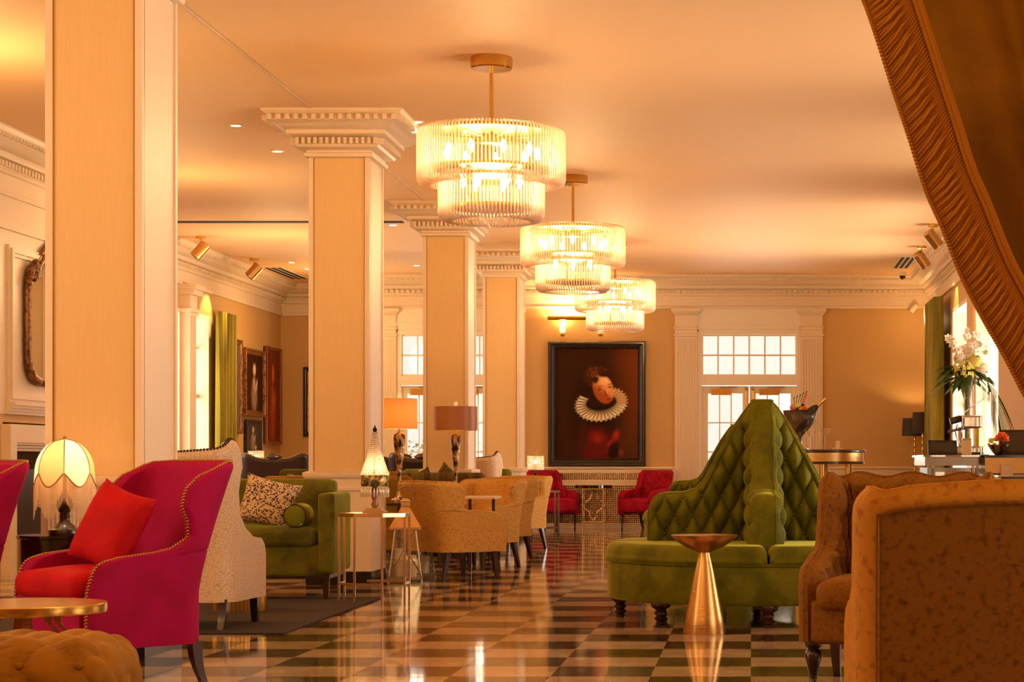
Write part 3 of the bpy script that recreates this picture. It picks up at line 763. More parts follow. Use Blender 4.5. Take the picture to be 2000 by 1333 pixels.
def brown_tufted():
    t = thing('tufted_wing_chair', 'rust brown tufted wing chair with turned legs facing left', 'armchair', (.74, 10.3, 0), math.radians(-13))
    mt = M['brownvelvet']; W, D = .90, .72
    tab = [(.26, .0), (.5, .01), (.56, .0), (.60, -.04), (.62, -.10), (.64, -.22), (.67, -.36), (.73, -.42), (.85, -.44), (.95, -.44), (1.02, -.48), (1.055, -.56)]
    shell(t, mt, W, D, 1.055, .24, wing_tab(tab), lambda s: 1.055+.012*math.cos(s*26), th=.13, rake=.24, flare=.06, tuft=(.19, .13, .05, .45), piping=.006, nu=120, nv=70)
    MB().rbox((0, -.04, .34), (W-.14, D-.02, .22), .03).build('seat_base', mt, t)
    MB().rbox((0, -.10, .47), (W-.2, D-.04, .15), .06, 7, .03).build('seat_cushion', mt, t)
    for sx in (-1, 1):
        turned(t, sx*(W/2-.07), -D/2+.07, .25, .045, M['wood'], ball=True)
        tapleg(t, sx*(W/2-.07), D/2-.06, .25, .06, .035, M['wood'], 0, .06, 1)
brown_tufted()

def near_chair():
    t = thing('wing_chair', 'brown velvet wing chair seen from behind in the right front corner', 'armchair', (.745, 6.35, 0), math.radians(180+1))
    W, D = .88, .72
    tab = [(.2, .0), (.5, .0), (.60, -.02), (.66, -.08), (.69, -.18), (.71, -.30), (.76, -.38), (.88, -.40), (.97, -.42), (1.03, -.48), (1.06, -.52)]
    shell(t, M['amber'], W, D, 1.06, .2, wing_tab(tab), lambda s: 1.045+.02*math.exp(-(s/.22)**2)-.012*math.exp(-((abs(s)-.33)/.05)**2), th=.13, rc=.10, rake=.18, flare=.03, nu=100, nv=56, name='frame')
    # recessed darker outer back panel with piping round it
    wpan = W/2-.055
    def f(u, v):
        x = (2*u-1)*wpan; zt = .985+.02*math.exp(-(x/.28)**2)-.02*(abs(x)/wpan)**8; z = .2+(zt-.2)*v
        return Vector((x*(1+.03*max(0, z-.45)), D/2+.012+.18*max(0, z-.45)**1.3, z))
    m = MB().grid(f, 24, 24); m.grid(lambda u, v: f(u, v)+Vector((0, -.03, 0)), 24, 24, flip=True)
    part_label(m.build('outer_back', M['brownvelvet'], t), 'darker brown mottled velvet back panel')
    P = [f(0, k/20) for k in range(20)]+[f(k/20, 1) for k in range(21)]+[f(1, 1-k/20) for k in range(1, 21)]
    MB().tube([p+Vector((0, .004, 0)) for p in P], .006, 6).build('piping', M['brownvelvet'], t, weld=False)
    MB().rbox((0, -.04, .34), (W-.2, D-.04, .26), .03).build('seat', M['amber'], t)
    for sx in (-1, 1):
        for sy in (-1, 1): tapleg(t, sx*(W/2-.07), sy*(D/2-.07), .22, .06, .035, M['wood'])
near_chair()

# ---- low tufted stool bottom left ---------------------------------------------
def tuft_fn(dx, dz):
    def f(a, b):
        p, q = a/dx+b/(2*dz), a/dx-b/(2*dz)
        return (abs(math.sin(PI*p))*abs(math.sin(PI*q)))**.4
    return f
def stool():
    t = thing('tufted_ottoman', 'ochre button-tufted velvet ottoman in the lower left corner', 'ottoman', (-2.62, 6.95, 0), math.radians(4))
    W, D, Ht, r = 1.0, .62, .535, .14; tf = tuft_fn(.19, .125)
    def dis(p):
        q = Vector((max(-W/2+r, min(W/2-r, p.x)), max(-D/2+r, min(D/2-r, p.y)), max(.22+r, min(Ht-r, p.z))))
        n = p-q
        if n.length < 1e-6: return p
        n.normalize()
        ax, ay, az = abs(n.x), abs(n.y), abs(n.z)
        k = tf(p.x-.02, p.z+.045)*ay + tf(p.y, p.z+.045)*ax + tf(p.x, p.y+.06)*az
        return p+n*(k/(ax+ay+az)-.8)*.035
    m = MB().rbox((0, 0, (.16+Ht)/2), (W, D, Ht-.16), r, 26, fn=dis); b = m
    for i in range(-5, 6):
        for j in range(2, 6):
            x = .19*(i+(j % 2)/2)+.02; z = .125*j-.045
            if abs(x) < W/2-.03 and .2 < z < Ht-.07: b.sphere((x, -D/2+.028, z), .013, 8, 6, (1, .6, 1))
    m.build('seat', M['mustardtuft'], t, ang=70)
    for sx in (-1, 1):
        for sy in (-1, 1): tapleg(t, sx*(W/2-.12), sy*(D/2-.12), .18, .05, .035, M['wood'])
stool()

# ---- borne settee ------------------------------------------------------------
PROF = [(.05, 1.555), (.09, 1.545), (.13, 1.49), (.2, 1.39), (.28, 1.25), (.366, 1.10), (.42, .995), (.485, .925), (.57, .90), (.70, .895), (.75, .885), (.785, .862), (.81, .82), (.825, .76)]
def prof_r(z):
    """outer reach of a wing at height z"""
    for (a, b), (c, d) in zip(PROF, PROF[1:]):
        if d <= z <= b: return a+(c-a)*((b-z)/(b-d) if b > d else 0)
    return PROF[0][0] if z > PROF[0][1] else PROF[-1][0]
def prof_z(r):
    for (a, b), (c, d) in zip(PROF, PROF[1:]):
        if a <= r <= c and c > a: return b+(d-b)*(r-a)/(c-a)
    return PROF[0][1] if r < .05 else .5
def make_settee():
    t = thing('borne_settee', 'round moss green velvet settee with four tufted wings, behind the brass pedestal table', 'settee', (.075, 14.9, 0), math.radians(2))
    R = 1.12; mt = M['green']
    # apron
    m = MB(); n = 72
    m.lathe([(R-.04, .155), (R-.02, .15), (R, .17), (R, .40), (R-.01, .42), (R-.05, .43)], (0, 0, 0), n)
    m.build('apron', mt, t, ang=50)
    tt = MB().tube([(R*math.cos(a)*1.001, R*math.sin(a)*1.001, .425) for a in [2*PI*k/72 for k in range(72)]], .009, 6, True); tt.build('piping', mt, t)
    # four seat cushions
    for q in range(4):
        def f(u, v, q=q, top=True):
            a = q*PI/2+.008+(PI/2-.016)*u
            edge = min(u, 1-u)
            r = .06+(R+.012-.06)*v
            er = (1-v)*(R-.06); ea = edge*PI/2*max(r, .1)
            h = .555
            dd = min(er, .07); h -= .085*(1-math.sqrt(max(0, 1-(1-dd/.07)**2)))
            dd = min(ea, .05); h -= .06*(1-math.sqrt(max(0, 1-(1-dd/.05)**2)))
            return Vector((r*math.cos(a), r*math.sin(a), h))
        def wallf(u, v, q=q):
            a = q*PI/2+.008+(PI/2-.016)*u
            edge = min(u, 1-u)*PI/2*R; dd = min(edge, .05)
            zt = .555-.085-.06*(1-math.sqrt(max(0, 1-(1-dd/.05)**2)))
            z = .43+(zt-.43)*v; rr = R+.012+.012*math.sin(PI*v)-(.03*(1-dd/.05)**2)
            return Vector((rr*math.cos(a), rr*math.sin(a), z))
        m = MB()
        us = 40
        m.grid(lambda u, v: f(.5-.5*math.cos(PI*u), math.sin(PI/2*v)), us, 26); m.grid(lambda u, v: wallf(.5-.5*math.cos(PI*u), v), us, 4, flip=True)
        m.build('seat_cushion', mt, t, ang=50)
    # four tufted wings
    dx, dz = .135, .135; tf = tuft_fn(dx, dz)
    def wing(k):
        ang = k*PI/2; ca, sa = math.cos(ang), math.sin(ang)
        NU, NV = 76, 96
        side = {}
        def S(u, v):
            r = .02+(.825-.02)*u; zt = prof_z(r)
            z = .46+(zt-.46)*v; return r, z, zt
        def thick(r, z, zt):
            de = min(zt-z, (prof_r(z)-r) if r > .09 else 9)
            de = max(0, de)
            e = .10; base = .062+.042*math.sqrt(max(0, 1-(1-min(de, e)/e)**2))
            w_ = tf(r-.03, z-.07)
            fade = min(1, de/.07)
            bt = min(abs(((r-.03)/dx+(z-.07)/(2*dz))-round((r-.03)/dx+(z-.07)/(2*dz)))+abs(((r-.03)/dx-(z-.07)/(2*dz))-round((r-.03)/dx-(z-.07)/(2*dz))), 1)
            but = math.exp(-(bt/.16)**2)
            # vertical pleats along the top border where the cloth runs out of the last buttons
            pl = (1-fade)*.010*(abs(math.sin(PI*(r)/dx)))
            return base+.084*(w_-.55)*fade-.012*but*fade+pl
        m = MB()
        for sg in (-1, 1):
            def g(u, v, sg=sg):
                r, z, zt = S(u, v); y = sg*thick(r, z, zt)
                return Vector((r*ca-y*sa, r*sa+y*ca, z))
            m.grid(g, NU, NV, flip=(sg > 0))
        # smooth gusset over the sloping edge and down the arm front
        def gus(u, v):
            r, z, zt = S(u, 1); yy = thick(r, z, zt)
            y = (2*v-1)*yy; up = .012*(1-(2*v-1)**2)*min(1, (1-u)*10)
            return Vector((r*ca-y*sa, r*sa+y*ca, z+up))
        m.grid(gus, NU, 8, flip=True)
        def fr(u, v):
            r, z, zt = S(1, u); yy = thick(r, z, zt); y = (2*v-1)*yy; ex = .012*(1-(2*v-1)**2)*min(1, (1-u)*6)
            return Vector(((r+ex)*ca-y*sa, (r+ex)*sa+y*ca, z))
        m.grid(fr, NV, 8)
        for i in range(-1, 9):
            for j in range(2, 12):
                x = dx*(i+(j % 2)/2)+.03; z = dz*j+.07
                if .12 < x and z < prof_z(min(x, .82))-.05 and x < prof_r(z)-.05 and z > .6:
                    for sg in (-1, 1):
                        y = sg*.072; m.sphere((x*ca-y*sa, x*sa+y*ca, z), .011, 6, 4)
        m.build('wing', mt, t, ang=75)
        # piped plain panel over spine
        for sg in (-1, 1):
            P = MB(); pts = []
            for i in range(0, NU+1, 2):
                r, z, zt = S(i/NU, 1); y = sg*(thick(r, z, zt)+.0); pts.append((r*ca-y*sa, r*sa+y*ca, z+.002))
            for j in range(NV, -1, -6):
                r, z, zt = S(1, j/NV); y = sg*(thick(r, z, zt)); pts.append((r*ca-y*sa+.002*ca, r*sa+y*ca+.002*sa, z))
            P.tube(pts, .006, 5)
            P.build('piping', mt, t, weld=False)
    for k in range(4): wing(k)
    MB().rbox((0, 0, 1.557), (.165, .165, .045), .015).build('cap', mt, t)
    for k in range(8):
        a = k*PI/4; turned(t, 1.03*math.cos(a), 1.03*math.sin(a), .17, .07, M['wood'])
    return t
settee = make_settee()
dup(settee, (-.17, 24.6, 0), math.radians(2), 'second green tufted settee, partly hidden behind the first one')

# ---- green sofas ---------------------------------------------------------------
def sofa(label, loc, rz, L_=1.9, mt=None, group='green velvet sofas', Hb=.97, Ha=.86):
    t = thing('sofa', label, 'sofa', loc, rz, group); mt = mt or M['olive']; D = .98
    m = MB().rbox((0, .0, .31), (L_-.1, D-.06, .26), .03); m.build('seat_base', mt, t)
    m = MB().rbox((0, -.06, .50), (L_-.28, D-.12, .17), .06, 8, .015); m.build('seat_cushion', mt, t)
    def rk(p): p = Vector(p); p.y += .22*max(0, p.z-.5); return p
    MB().rbox((0, D/2-.16, (.4+Hb)/2), (L_-.2, .2, Hb-.4), .06, 8, fn=rk).build('backrest', mt, t)
    for sx in (-1, 1):
        def af(p): 
            p = Vector(p); k = (p.y+D/2)/D; p.z -= .0*k; return p
        MB().rbox((sx*(L_/2-.055), 0, (.2+Ha)/2), (.13, D, Ha-.2), .035, 8).build('arm', mt, t)
        for sy in (-1, 1): tapleg(t, sx*(L_/2-.06), sy*(D/2-.07), .17, .055, .035, M['wood'])
    MB().box(-L_/2+.03, L_/2-.03, -D/2+.04, D/2-.04, .165, .2).build('plinth_rail', M['wood'], t, smooth=False)
    return t
s1 = sofa('long olive green velvet sofa with leopard cushion, beside the octagonal side table', (-4.36, 16.98, .012), math.radians(3))
pillow('cushion', M['leopard'], .46, .42, .16, (-3.98, 16.87, .79), (math.radians(-18), math.radians(14), math.radians(6)), 'leopard print cushion on the near olive green sofa')
b_ = MB().lathe([(0, -.23), (.07, -.23), (.088, -.222), (.095, -.21), (.095, .21), (.088, .222), (.07, .23), (0, .23)], (0, 0, 0), 28)
bo = b_.build('bolster_cushion', M['green'], None, ang=50); bo.location = (-3.71, 16.78, .69); bo.rotation_euler = (math.radians(90), 0, math.radians(4))
tag(bo, 'round green velvet bolster resting on the near sofa against its arm', 'cushion')
for z in (-.222, .222): MB().tube([(.09*math.cos(a), .09*math.sin(a), z) for a in [2*PI*k/28 for k in range(28)]], .006, 5, True).build('piping', M['wood'], bo)
sofa('farther green velvet sofa showing above the near one, small leopard cushion on it', (-5.3, 24.4, 0), math.radians(2), 1.0, Hb=1.04, Ha=.93)
pillow('cushion', M['leopard'], .38, .38, .14, (-5.3, 24.2, .80), (math.radians(-15), 0, math.radians(5)), 'leopard print cushion on the farther sofa left of the second pillar')
sofa('small green sofa in the distance in front of the fourth pillar', (-4.2, 28.9, 0), math.radians(2), 1.75, Hb=1.03, Ha=.9)
# mustard sofas with their backs to the room
sofa('mustard velvet sofa with its back turned, behind the lanterns', (-4.45, 21.95, 0), math.radians(180+14), 1.75, M['yellow'], 'mustard sofas', Hb=.98, Ha=.80)
sofa('olive striped sofa behind the mustard one', (-3.85, 24.8, 0), math.radians(180+10), 1.4, M['stripe'], 'mustard sofas', Hb=1.0, Ha=.80)
pillow('cushion', M['yellow'], .46, .46, .14, (-4.0, 22.0, .83), (math.radians(10), math.radians(6), math.radians(12)), 'mustard cushion peeking over the back of the mustard sofa')
pillow('cushion', M['stripe'], .42, .42, .13, (-3.66, 24.62, .84), (math.radians(10), math.radians(38), math.radians(10)), 'dark olive cushion standing on one corner beneath the brown-shaded lamp')
pillow('cushion', M['stripe'], .42, .42, .13, (-3.98, 24.58, .80), (math.radians(10), math.radians(-24), math.radians(-4)), 'dark olive cushion left of the cushion standing on its corner')

# ---- dark carved chairs far left ------------------------------------------------
def dark_chair(label, loc, rz):
    t = thing('carved_wing_chair', label, 'armchair', loc, rz, 'dark leather chairs in the far left bay')
    W, D = 1.05, .7
    tab = [(.2, 0), (.62, -.02), (.68, -.12), (.72, -.35), (.9, -.45), (1.15, -.45), (1.25, -.52)]
    zt = lambda s: 1.17+.085*math.exp(-((abs(s)-.38)/.14)**2)+.0*s
    shell(t, M['darkleather'], W, D, 1.25, .2, wing_tab(tab), zt, th=.08, rake=.2, trim=.03, trim_mat=M['dullbrass'], nu=60, nv=30)
    MB().rbox((0, -.03, .42), (W-.14, D-.04, .3), .05).build('seat', M['darkleather'], t)
    m = MB().lathe([(0, -.03), (.05, -.02), (.08, .01), (.05, .05), (0, .07)], (0, D/2+.1, 1.19), 12, sx=1.6, sy=.5); m.build('carved_crest', M['wood'], t)
    for sx in (-1, 1):
        for sy in (-1, 1): tapleg(t, sx*(W/2-.08), sy*(D/2-.08), .22, .06, .035, M['wood'])
dark_chair('dark leather chair with carved crest beside the small crystal lamp', (-7.05, 30.6, 0), math.radians(182))
dark_chair('dark leather chair half hidden by the left edge of the second pillar', (-6.45, 31.9, 0), math.radians(176))
dark_chair('dark leather chair seen just right of the second pillar, by the far doors', (-5.30, 31.4, 0), math.radians(186))
dark_chair('dark leather chair against the left edge of the third pillar', (-4.75, 30.1, 0), math.radians(178))

# ================================================================= chandeliers
def rods(n, r, z0, z1, rb, bend=.06, inn=.07, innb=.10):
    m = MB()
    for i in range(n):
        a = 2*PI*i/n; c, s_ = math.cos(a), math.sin(a)
        pts = [(r-inn, z1), (r-inn*.35, z1-.004), (r-.006, z1-bend*.45), (r, z1-bend), (r, z0+bend), (r-.008, z0+bend*.45), (r-innb*.4, z0+.006), (r-innb, z0)]
        m.tube([(p*c, p*s_, z) for p, z in pts], rb, 5, caps=False)
    return m
def chandelier():
    t = thing('chandelier', 'x', 'chandelier', (0, 0, 0), 0, 'two-tier glass rod chandeliers')
    MB().lathe([(0, 0), (.16, 0), (.165, -.01), (.165, -.085), (.155, -.095), (0, -.095)], (0, 0, 4.30), 40).build('ceiling_canopy', M['brass'], t, ang=35)
    MB().lathe([(.016, 3.62), (.016, 4.22)], (0,0,0), 16).build('stem', M['brass'], t)
    f = MB()
    for r, z in ((.50, 3.705), (.44, 3.42), (.345, 3.355), (.30, 3.12)):
        f.lathe([(r-.012, z-.012), (r+.012, z-.012), (r+.012, z+.012), (r-.012, z+.012), (r-.012, z-.012)], (0,0,0), 48)
    for k in range(6):
        a = PI*k/3; f.bar((0, 0, 3.66), (.5*math.cos(a), .5*math.sin(a), 3.70), .014); f.bar((.44*math.cos(a), .44*math.sin(a), 3.42), (.49*math.cos(a), .49*math.sin(a), 3.70), .01)
        f.bar((.44*math.cos(a), .44*math.sin(a), 3.42), (.345*math.cos(a), .345*math.sin(a), 3.355), .01); f.bar((.345*math.cos(a), .345*math.sin(a), 3.355), (.30*math.cos(a), .30*math.sin(a), 3.12), .008)
    f.lathe([(0, 3.62), (.09, 3.62), (.09, 3.68), (0, 3.68)], (0,0,0), 24)
    f.build('frame', M['brass'], t, ang=35)
    u = rods(120, .575, 3.285, 3.73, .0075); 
    uo = u.build('upper_rod_tier', M['rod'], t, weld=False); uo['kind'] = 'stuff'
    l = rods(88, .41, 3.01, 3.385, .0075)
    lo = l.build('lower_rod_tier', M['rod'], t, weld=False); lo['kind'] = 'stuff'
    for n, r, z in ((9, .36, 3.50), (6, .22, 3.27)):
        for k in range(n):
            a = 2*PI*k/n+.2
            b = MB().lathe([(0, 0), (.011, .005), (.013, .02), (.024, .045), (.026, .062), (.018, .085), (.006, .105), (0, .11)], (r*math.cos(a), r*math.sin(a), z), 10)
            b.build('bulb', M['bulb'], t)
    return t
ch = chandelier(); ch.location = (-2.04, 16.06, 0); ch['label'] = 'largest and nearest chandelier of glass rods hanging on a brass stem'
dup(ch, (-1.98, 22.7, 0), .4, 'middle one of the three glass rod chandeliers')
dup(ch, (-1.96, 29.4, 0), .8, 'farthest and smallest glass rod chandelier, hanging before the portrait wall')
for i, (x, y) in enumerate(((-2.04, 16.06), (-1.98, 22.7), (-1.96, 29.4))):
    point('chandelier_light_%d' % i, (x, y, 3.55), 200, WARM, .30); point('chandelier_low_light_%d' % i, (x, y, 3.28), 80, WARM, .16)

# ================================================================= ceiling fittings
def downlight(x, y):
    t = thing('downlight', 'small round recessed ceiling downlight', 'downlight', (x, y, H), 0, 'recessed ceiling downlights')
    MB().lathe([(.045, -.001), (.045, -.006), (.068, -.006), (.07, 0), (.045, 0)], (0,0,0), 24).build('ring', M['white'], t)
    MB().lathe([(0, -.004), (.044, -.004)], (0,0,0), 24).build('lens', M['downlight'], t)
    return t
dls = [(-4.86, 19.3, 'downlight in the ceiling left of the second pillar capital, nearer one'), (-4.84, 20.9, 'downlight seen just left of and below the second pillar capital'), (-3.12, 19.1, 'downlight between the second pillar capital and the nearest chandelier'),
       (-4.8, 27.4, 'downlight seen between second and third pillar capitals'), (-7.3, 32.5, 'left one of the pair of downlights above the far left bay'), (-7.28, 33.6, 'right one of the pair of downlights above the far left bay'), (-5.4, 33.0, 'faint downlight seen right of the second pillar, close to the far wall')]
for x, y, l in dls:
    d = downlight(x, y); d['label'] = l
    spot('downlight_beam', (x, y, H-.02), (x, y, 0), 90, 100, WARM, .8, .05)
for i, (x, y) in enumerate(((-6.3, 22.5), (-6.6, 28.5), (-6.9, 33.5))):  # added fill points without fittings, to brighten the left bay
    point('bay_fill_%d' % i, (x, y, 3.2), 70, WARM, .35)
def track_spot(x, y, aim, label, power=70):
    t = thing('ceiling_spotlight', label, 'spotlight', (x, y, H), 0, 'brass cylinder ceiling spotlights')
    MB().lathe([(0, 0), (.07, 0), (.07, -.035), (0, -.035)], (0,0,0), 24).build('canopy', M['brass'], t, ang=35)
    MB().tube([(0, 0, -.03), (0, 0, -.13)], .01, 8).build('stem', M['brass'], t)
    d = Vector(aim).normalized(); q = d.to_track_quat('-Z', 'Y').to_matrix().to_4x4()
    m = MB().lathe([(0, .12), (.078, .12), (.082, .115), (.082, -.115), (.078, -.12), (.065, -.12), (.065, -.06), (0, -.06)], (0, 0, -.2), 24, q)
    m.build('head', M['brass_brushed'], t, ang=35)
    MB().lathe([(0, -.055), (.06, -.055)], (0, 0, -.2), 20, q).build('lens', M['downlight'], t)
    spot('spot_beam', Vector((x, y, H-.2))+d*.13, Vector((x, y, H-.2))+d*2, power, 55, WARM, .5, .03)
    return t
track_spot(-7.75, 28.8, (-.75, -.25, -.9), 'brass ceiling spotlight close to the near pillar, aimed at the left wall', 90)
track_spot(-7.75, 31.9, (-.75, -.25, -.9), 'second brass ceiling spotlight above the green curtain and paintings', 120)
track_spot(2.5, 30.1, (.75, .45, -1.0), 'brass ceiling spotlight in the right corner by the ceiling vent', 70)
track_spot(2.42, 27.3, (.75, .3, -.9), 'brass ceiling spotlight half hidden by the foreground drape', 70)
def vent(x0, x1, y0, y1, label):
    t = thing('ceiling_vent', label, 'vent', ((x0+x1)/2, (y0+y1)/2, H), 0, 'slotted ceiling vents'); a, b = (x1-x0)/2, (y1-y0)/2
    MB().box(-a, a, -b, b, -.008, 0).build('frame', M['white'], t, smooth=False)
    m = MB()
    for k in range(3): xx = -a+2*a*(k+.5)/3; m.box(xx-a*.2, xx+a*.2, -b+.04, b-.04, -.012, -.006)
    m.build('slot', M['slot'], t, smooth=False)
vent(-7.95, -7.65, 33.3, 35.4, 'slotted vent in the ceiling of the far left bay')
vent(2.3, 2.55, 31.6, 33.4, 'small dark-slotted vent in the ceiling near the right corner')
t = thing('dome_camera', 'small black dome camera under the far cornice near the right corner', 'camera', (2.52, 34.2, H))
MB().lathe([(0, 0), (.07, 0), (.07, -.06), (0, -.06)], (0,0,-.0), 20).build('housing', M['white'], t)
MB().lathe([(.055, -.055), (.05, -.09), (.03, -.115), (0, -.125)], (0,0,-.0), 20).build('dome', M['black'], t)
t = thing('wall_spotlight', 'small white spotlight on the moulding in the right far corner', 'spotlight', (2.78, YF, 3.80))
MB().box(-.03, .03, -.12, 0, -.02, .02).build('bracket', M['cream'], t)
MB().lathe([(0, -.08), (.045, -.08), (.045, .08), (0, .08)], (-.02, -.16, -.06), 16, Matrix.Rotation(.7, 4, 'Y')).build('head', M['cream'], t)

# ================================================================= portrait and pictures
def vc_canvas(name, parent, w_, h_, nx, ny, fn, y=0.0):
    vs = []; cols = []; fs = []
    for j in range(ny+1):
        for i in range(nx+1):
            u, v = i/nx, j/ny; vs.append(((u-.5)*w_, y, (v-.5)*h_)); cols.append(fn(u, 1-v))
    for j in range(ny):
        for i in range(nx):
            a = j*(nx+1)+i; fs.append((a, a+1, a+nx+2, a+nx+1))
    me = bpy.data.meshes.new(name); me.from_pydata(vs, [], fs); me.materials.append(M['canvas'])
    ca = me.color_attributes.new('Col', 'FLOAT_COLOR', 'POINT')
    for k, c in enumerate(cols): ca.data[k].color = (c[0], c[1], c[2], 1)
    o = bpy.data.objects.new(name, me); C.objects.link(o); o.parent = parent; return o
def mixc(a, b, t): t = max(0, min(1, t)); return tuple(a[i]+(b[i]-a[i])*t for i in range(3))
def sstep(a, b, x): t = max(0, min(1, (x-a)/(b-a))); return t*t*(3-2*t)
def blob(x, y, cx, cy, rx, ry, soft=.3, rot=0):
    dx, dy = x-cx, y-cy; c, s_ = math.cos(rot), math.sin(rot); X = (dx*c+dy*s_)/rx; Y = (-dx*s_+dy*c)/ry
    return 1-sstep(1-soft, 1+soft*.3, math.hypot(X, Y))
L3 = lambda r, g, b: tuple(lin(k) for k in (r, g, b))
def portrait(u, v):     # u right 0..1 , v down 0..1.33 scaled
    x, y = u, v*1.36
    c = mixc(L3(44, 20, 4), L3(124, 60, 12), sstep(.55, 1.05, x)*(1-.6*y/1.36)+.1)
    c = mixc(c, L3(26, 10, 2), blob(x, y, .5, .75, .36, .6, .9))
    # bodice, shoulder and sleeve
    c = mixc(c, L3(96, 18, 8), blob(x, y, .50, 1.22, .24, .30, .5))
    c = mixc(c, L3(160, 40, 24), .8*blob(x, y, .50, 1.10, .11, .085, 1.2, .5)); c = mixc(c, L3(190, 48, 34), .85*blob(x, y, .73, 1.07, .05, .085, 1.1, .3)); c = mixc(c, L3(110, 26, 12), .7*blob(x, y, .56, 1.28, .16, .06, .9))
    c = mixc(c, L3(150, 36, 22), blob(x, y, .66, 1.16, .028, .09, .8, .7)); c = mixc(c, L3(40, 14, 6), blob(x, y, .70, 1.27, .075, .13, .5, .2))
    c = mixc(c, L3(70, 26, 10), blob(x, y, .33, 1.08, .07, .25, .8, .1)); c = mixc(c, L3(120, 56, 30), blob(x, y, .79, 1.28, .04, .06, .7))
    # hair
    c = mixc(c, L3(78, 34, 14), blob(x, y, .49, .34, .175, .145, .45, -.2)); n_ = math.sin(x*70+math.sin(y*50)*2)*math.sin(y*64+math.cos(x*44)*2)
    if n_ > .2: c = mixc(c, L3(150, 82, 36), .6*blob(x, y, .50, .31, .15, .10, .5))
    # neck shade, ruff
    c = mixc(c, L3(44, 16, 6), blob(x, y, .53, .62, .20, .12, .4))
    rx, ry = (x-.55)/.345, (y-.68+.10*(x-.55))/.235; rr = math.hypot(rx, ry); an = math.atan2(ry, rx)
    pl = abs(((an*17/PI) % 1)*2-1); outer = .97-.12*pl
    inr = .50-.20*max(0, math.sin(an))
    if outer > rr > inr and not (an < -1.0 and an > -2.5):
        br = sstep(.3, .8, rr)*(.3+.7*pl); col = mixc(L3(96, 62, 26), L3(255, 240, 190), br)
        if an > -1 and an < .2: col = mixc(col, L3(190, 120, 50), .55)
        if abs(an) > 2.4 and pl < .4: col = mixc(col, L3(60, 20, 10), .6)
        c = mixc(c, col, sstep(inr, inr+.08, rr))
    # face, tilted
    f = blob(x, y, .575, .50, .128, .195, .18, -.32)
    sh = sstep(.05, -.09, (x-.585)*.75+(y-.5)*.35+.02)
    fc = mixc(L3(244, 164, 94), L3(176, 84, 36), sstep(-.02, .14, (y-.47)-(x-.6)*.8)); fc = mixc(fc, L3(255, 206, 140), blob(x, y, .60, .40, .08, .06, .9)); fc = mixc(fc, L3(236, 150, 84), blob(x, y, .68, .52, .03, .07, .9))
    c = mixc(c, fc, f)
    for ex, ey in ((.535, .505), (.655, .475)):
        c = mixc(c, L3(60, 22, 10), .8*blob(x, y, ex, ey, .033, .014, .7, -.25)); c = mixc(c, L3(80, 34, 14), .8*blob(x, y, ex, ey-.035, .04, .009, .8, -.25))
    c = mixc(c, L3(110, 44, 18), .8*blob(x, y, .60, .545, .016, .05, .9, -.35)); c = mixc(c, L3(255, 196, 120), .7*blob(x, y, .622, .53, .010, .045, .9, -.35))
    c = mixc(c, L3(60, 16, 10), .7*blob(x, y, .622, .582, .02, .007, .8, -.2)); c = mixc(c, L3(150, 34, 22), blob(x, y, .640, .622, .03, .012, .6, -.25)); c = mixc(c, L3(180, 60, 40), .9*blob(x, y, .648, .640, .024, .008, .6, -.25))
    c = mixc(c, L3(62, 26, 10), blob(x, y, .48, .385, .05, .06, .6, .5)); c = mixc(c, L3(56, 24, 10), blob(x, y, .585, .315, .10, .045, .5, -.05))
    return c
def frame(par, w_, h_, fw, depth, mt, inner=None, imat=None):
    m = MB()
    prof = [(0, 0), (0, -depth*.8), (fw*.15, -depth), (fw*.35, -depth), (fw*.45, -depth*.75), (fw*.75, -depth*.6), (fw*.85, -depth*.7), (fw, -depth*.45), (fw, 0)]
    rings = [[(-w_/2+o, y, -h_/2+o), (w_/2-o, y, -h_/2+o), (w_/2-o, y, h_/2-o), (-w_/2+o, y, h_/2-o)] for o, y in prof]
    vs = [p for r in rings for p in r]; fs = [(q*4+k, q*4+(k+1) % 4, q*4+4+(k+1) % 4, q*4+4+k) for q in range(len(prof)-1) for k in range(4)]
    m.add(vs, fs); return m.build('frame', mt, par, ang=25)
t = thing('framed_portrait', 'huge dark-framed portrait of a person in a white pleated ruff on the far wall', 'painting', (-2.64, YF-.005, 2.125))
frame(t, 1.66, 2.13, .13, .09, M['frame_wood'])
vc_canvas('painting', t, 1.42, 1.89, 170, 226, portrait, -.02)
def pic(loc, rz, w_, h_, label, fn, fm, fw=.07, dep=.05):
    t = thing('framed_picture', label, 'painting', loc, rz, 'framed pictures in the far left bay'); frame(t, w_, h_, fw, dep, fm)
    vc_canvas('painting', t, w_-2*fw+.02, h_-2*fw+.02, 40, 56, fn, -.015)
def fig(bgc, skin, cloth, cx=.5, tall=1.0):
    def f(u, v):
        c = mixc(bgc, tuple(k*.5 for k in bgc), .5+.5*math.sin(u*23+math.sin(v*17)*3)*math.sin(v*19))
        c = mixc(c, cloth, blob(u, v, cx, .72, .2, .36*tall, .6)*(.6+.4*math.sin(u*60+v*20)))
        c = mixc(c, skin, blob(u, v, cx, .26, .10, .12, .5)); c = mixc(c, skin, .8*blob(u, v, cx+.12, .55, .05, .16, .7, .5)); c = mixc(c, skin, .6*blob(u, v, cx-.02, .5, .08, .14, .8)); return c
    return f
rL = math.radians(90)
pic((XL+.03, 33.2, 2.36), rL, .98, 1.54, 'large grey brown framed picture of a face, next to the green curtain', fig(L3(120, 92, 76), L3(214, 190, 168), L3(196, 176, 158), .3), M['gold_wood'], .08)
pic((XL+.03, 34.58, 2.46), rL, 1.36, 1.14, 'gilt framed picture of a pale figure, above the smallest picture', fig(L3(70, 30, 16), L3(226, 196, 160), L3(190, 150, 116), .5), M['gold_wood'], .10)
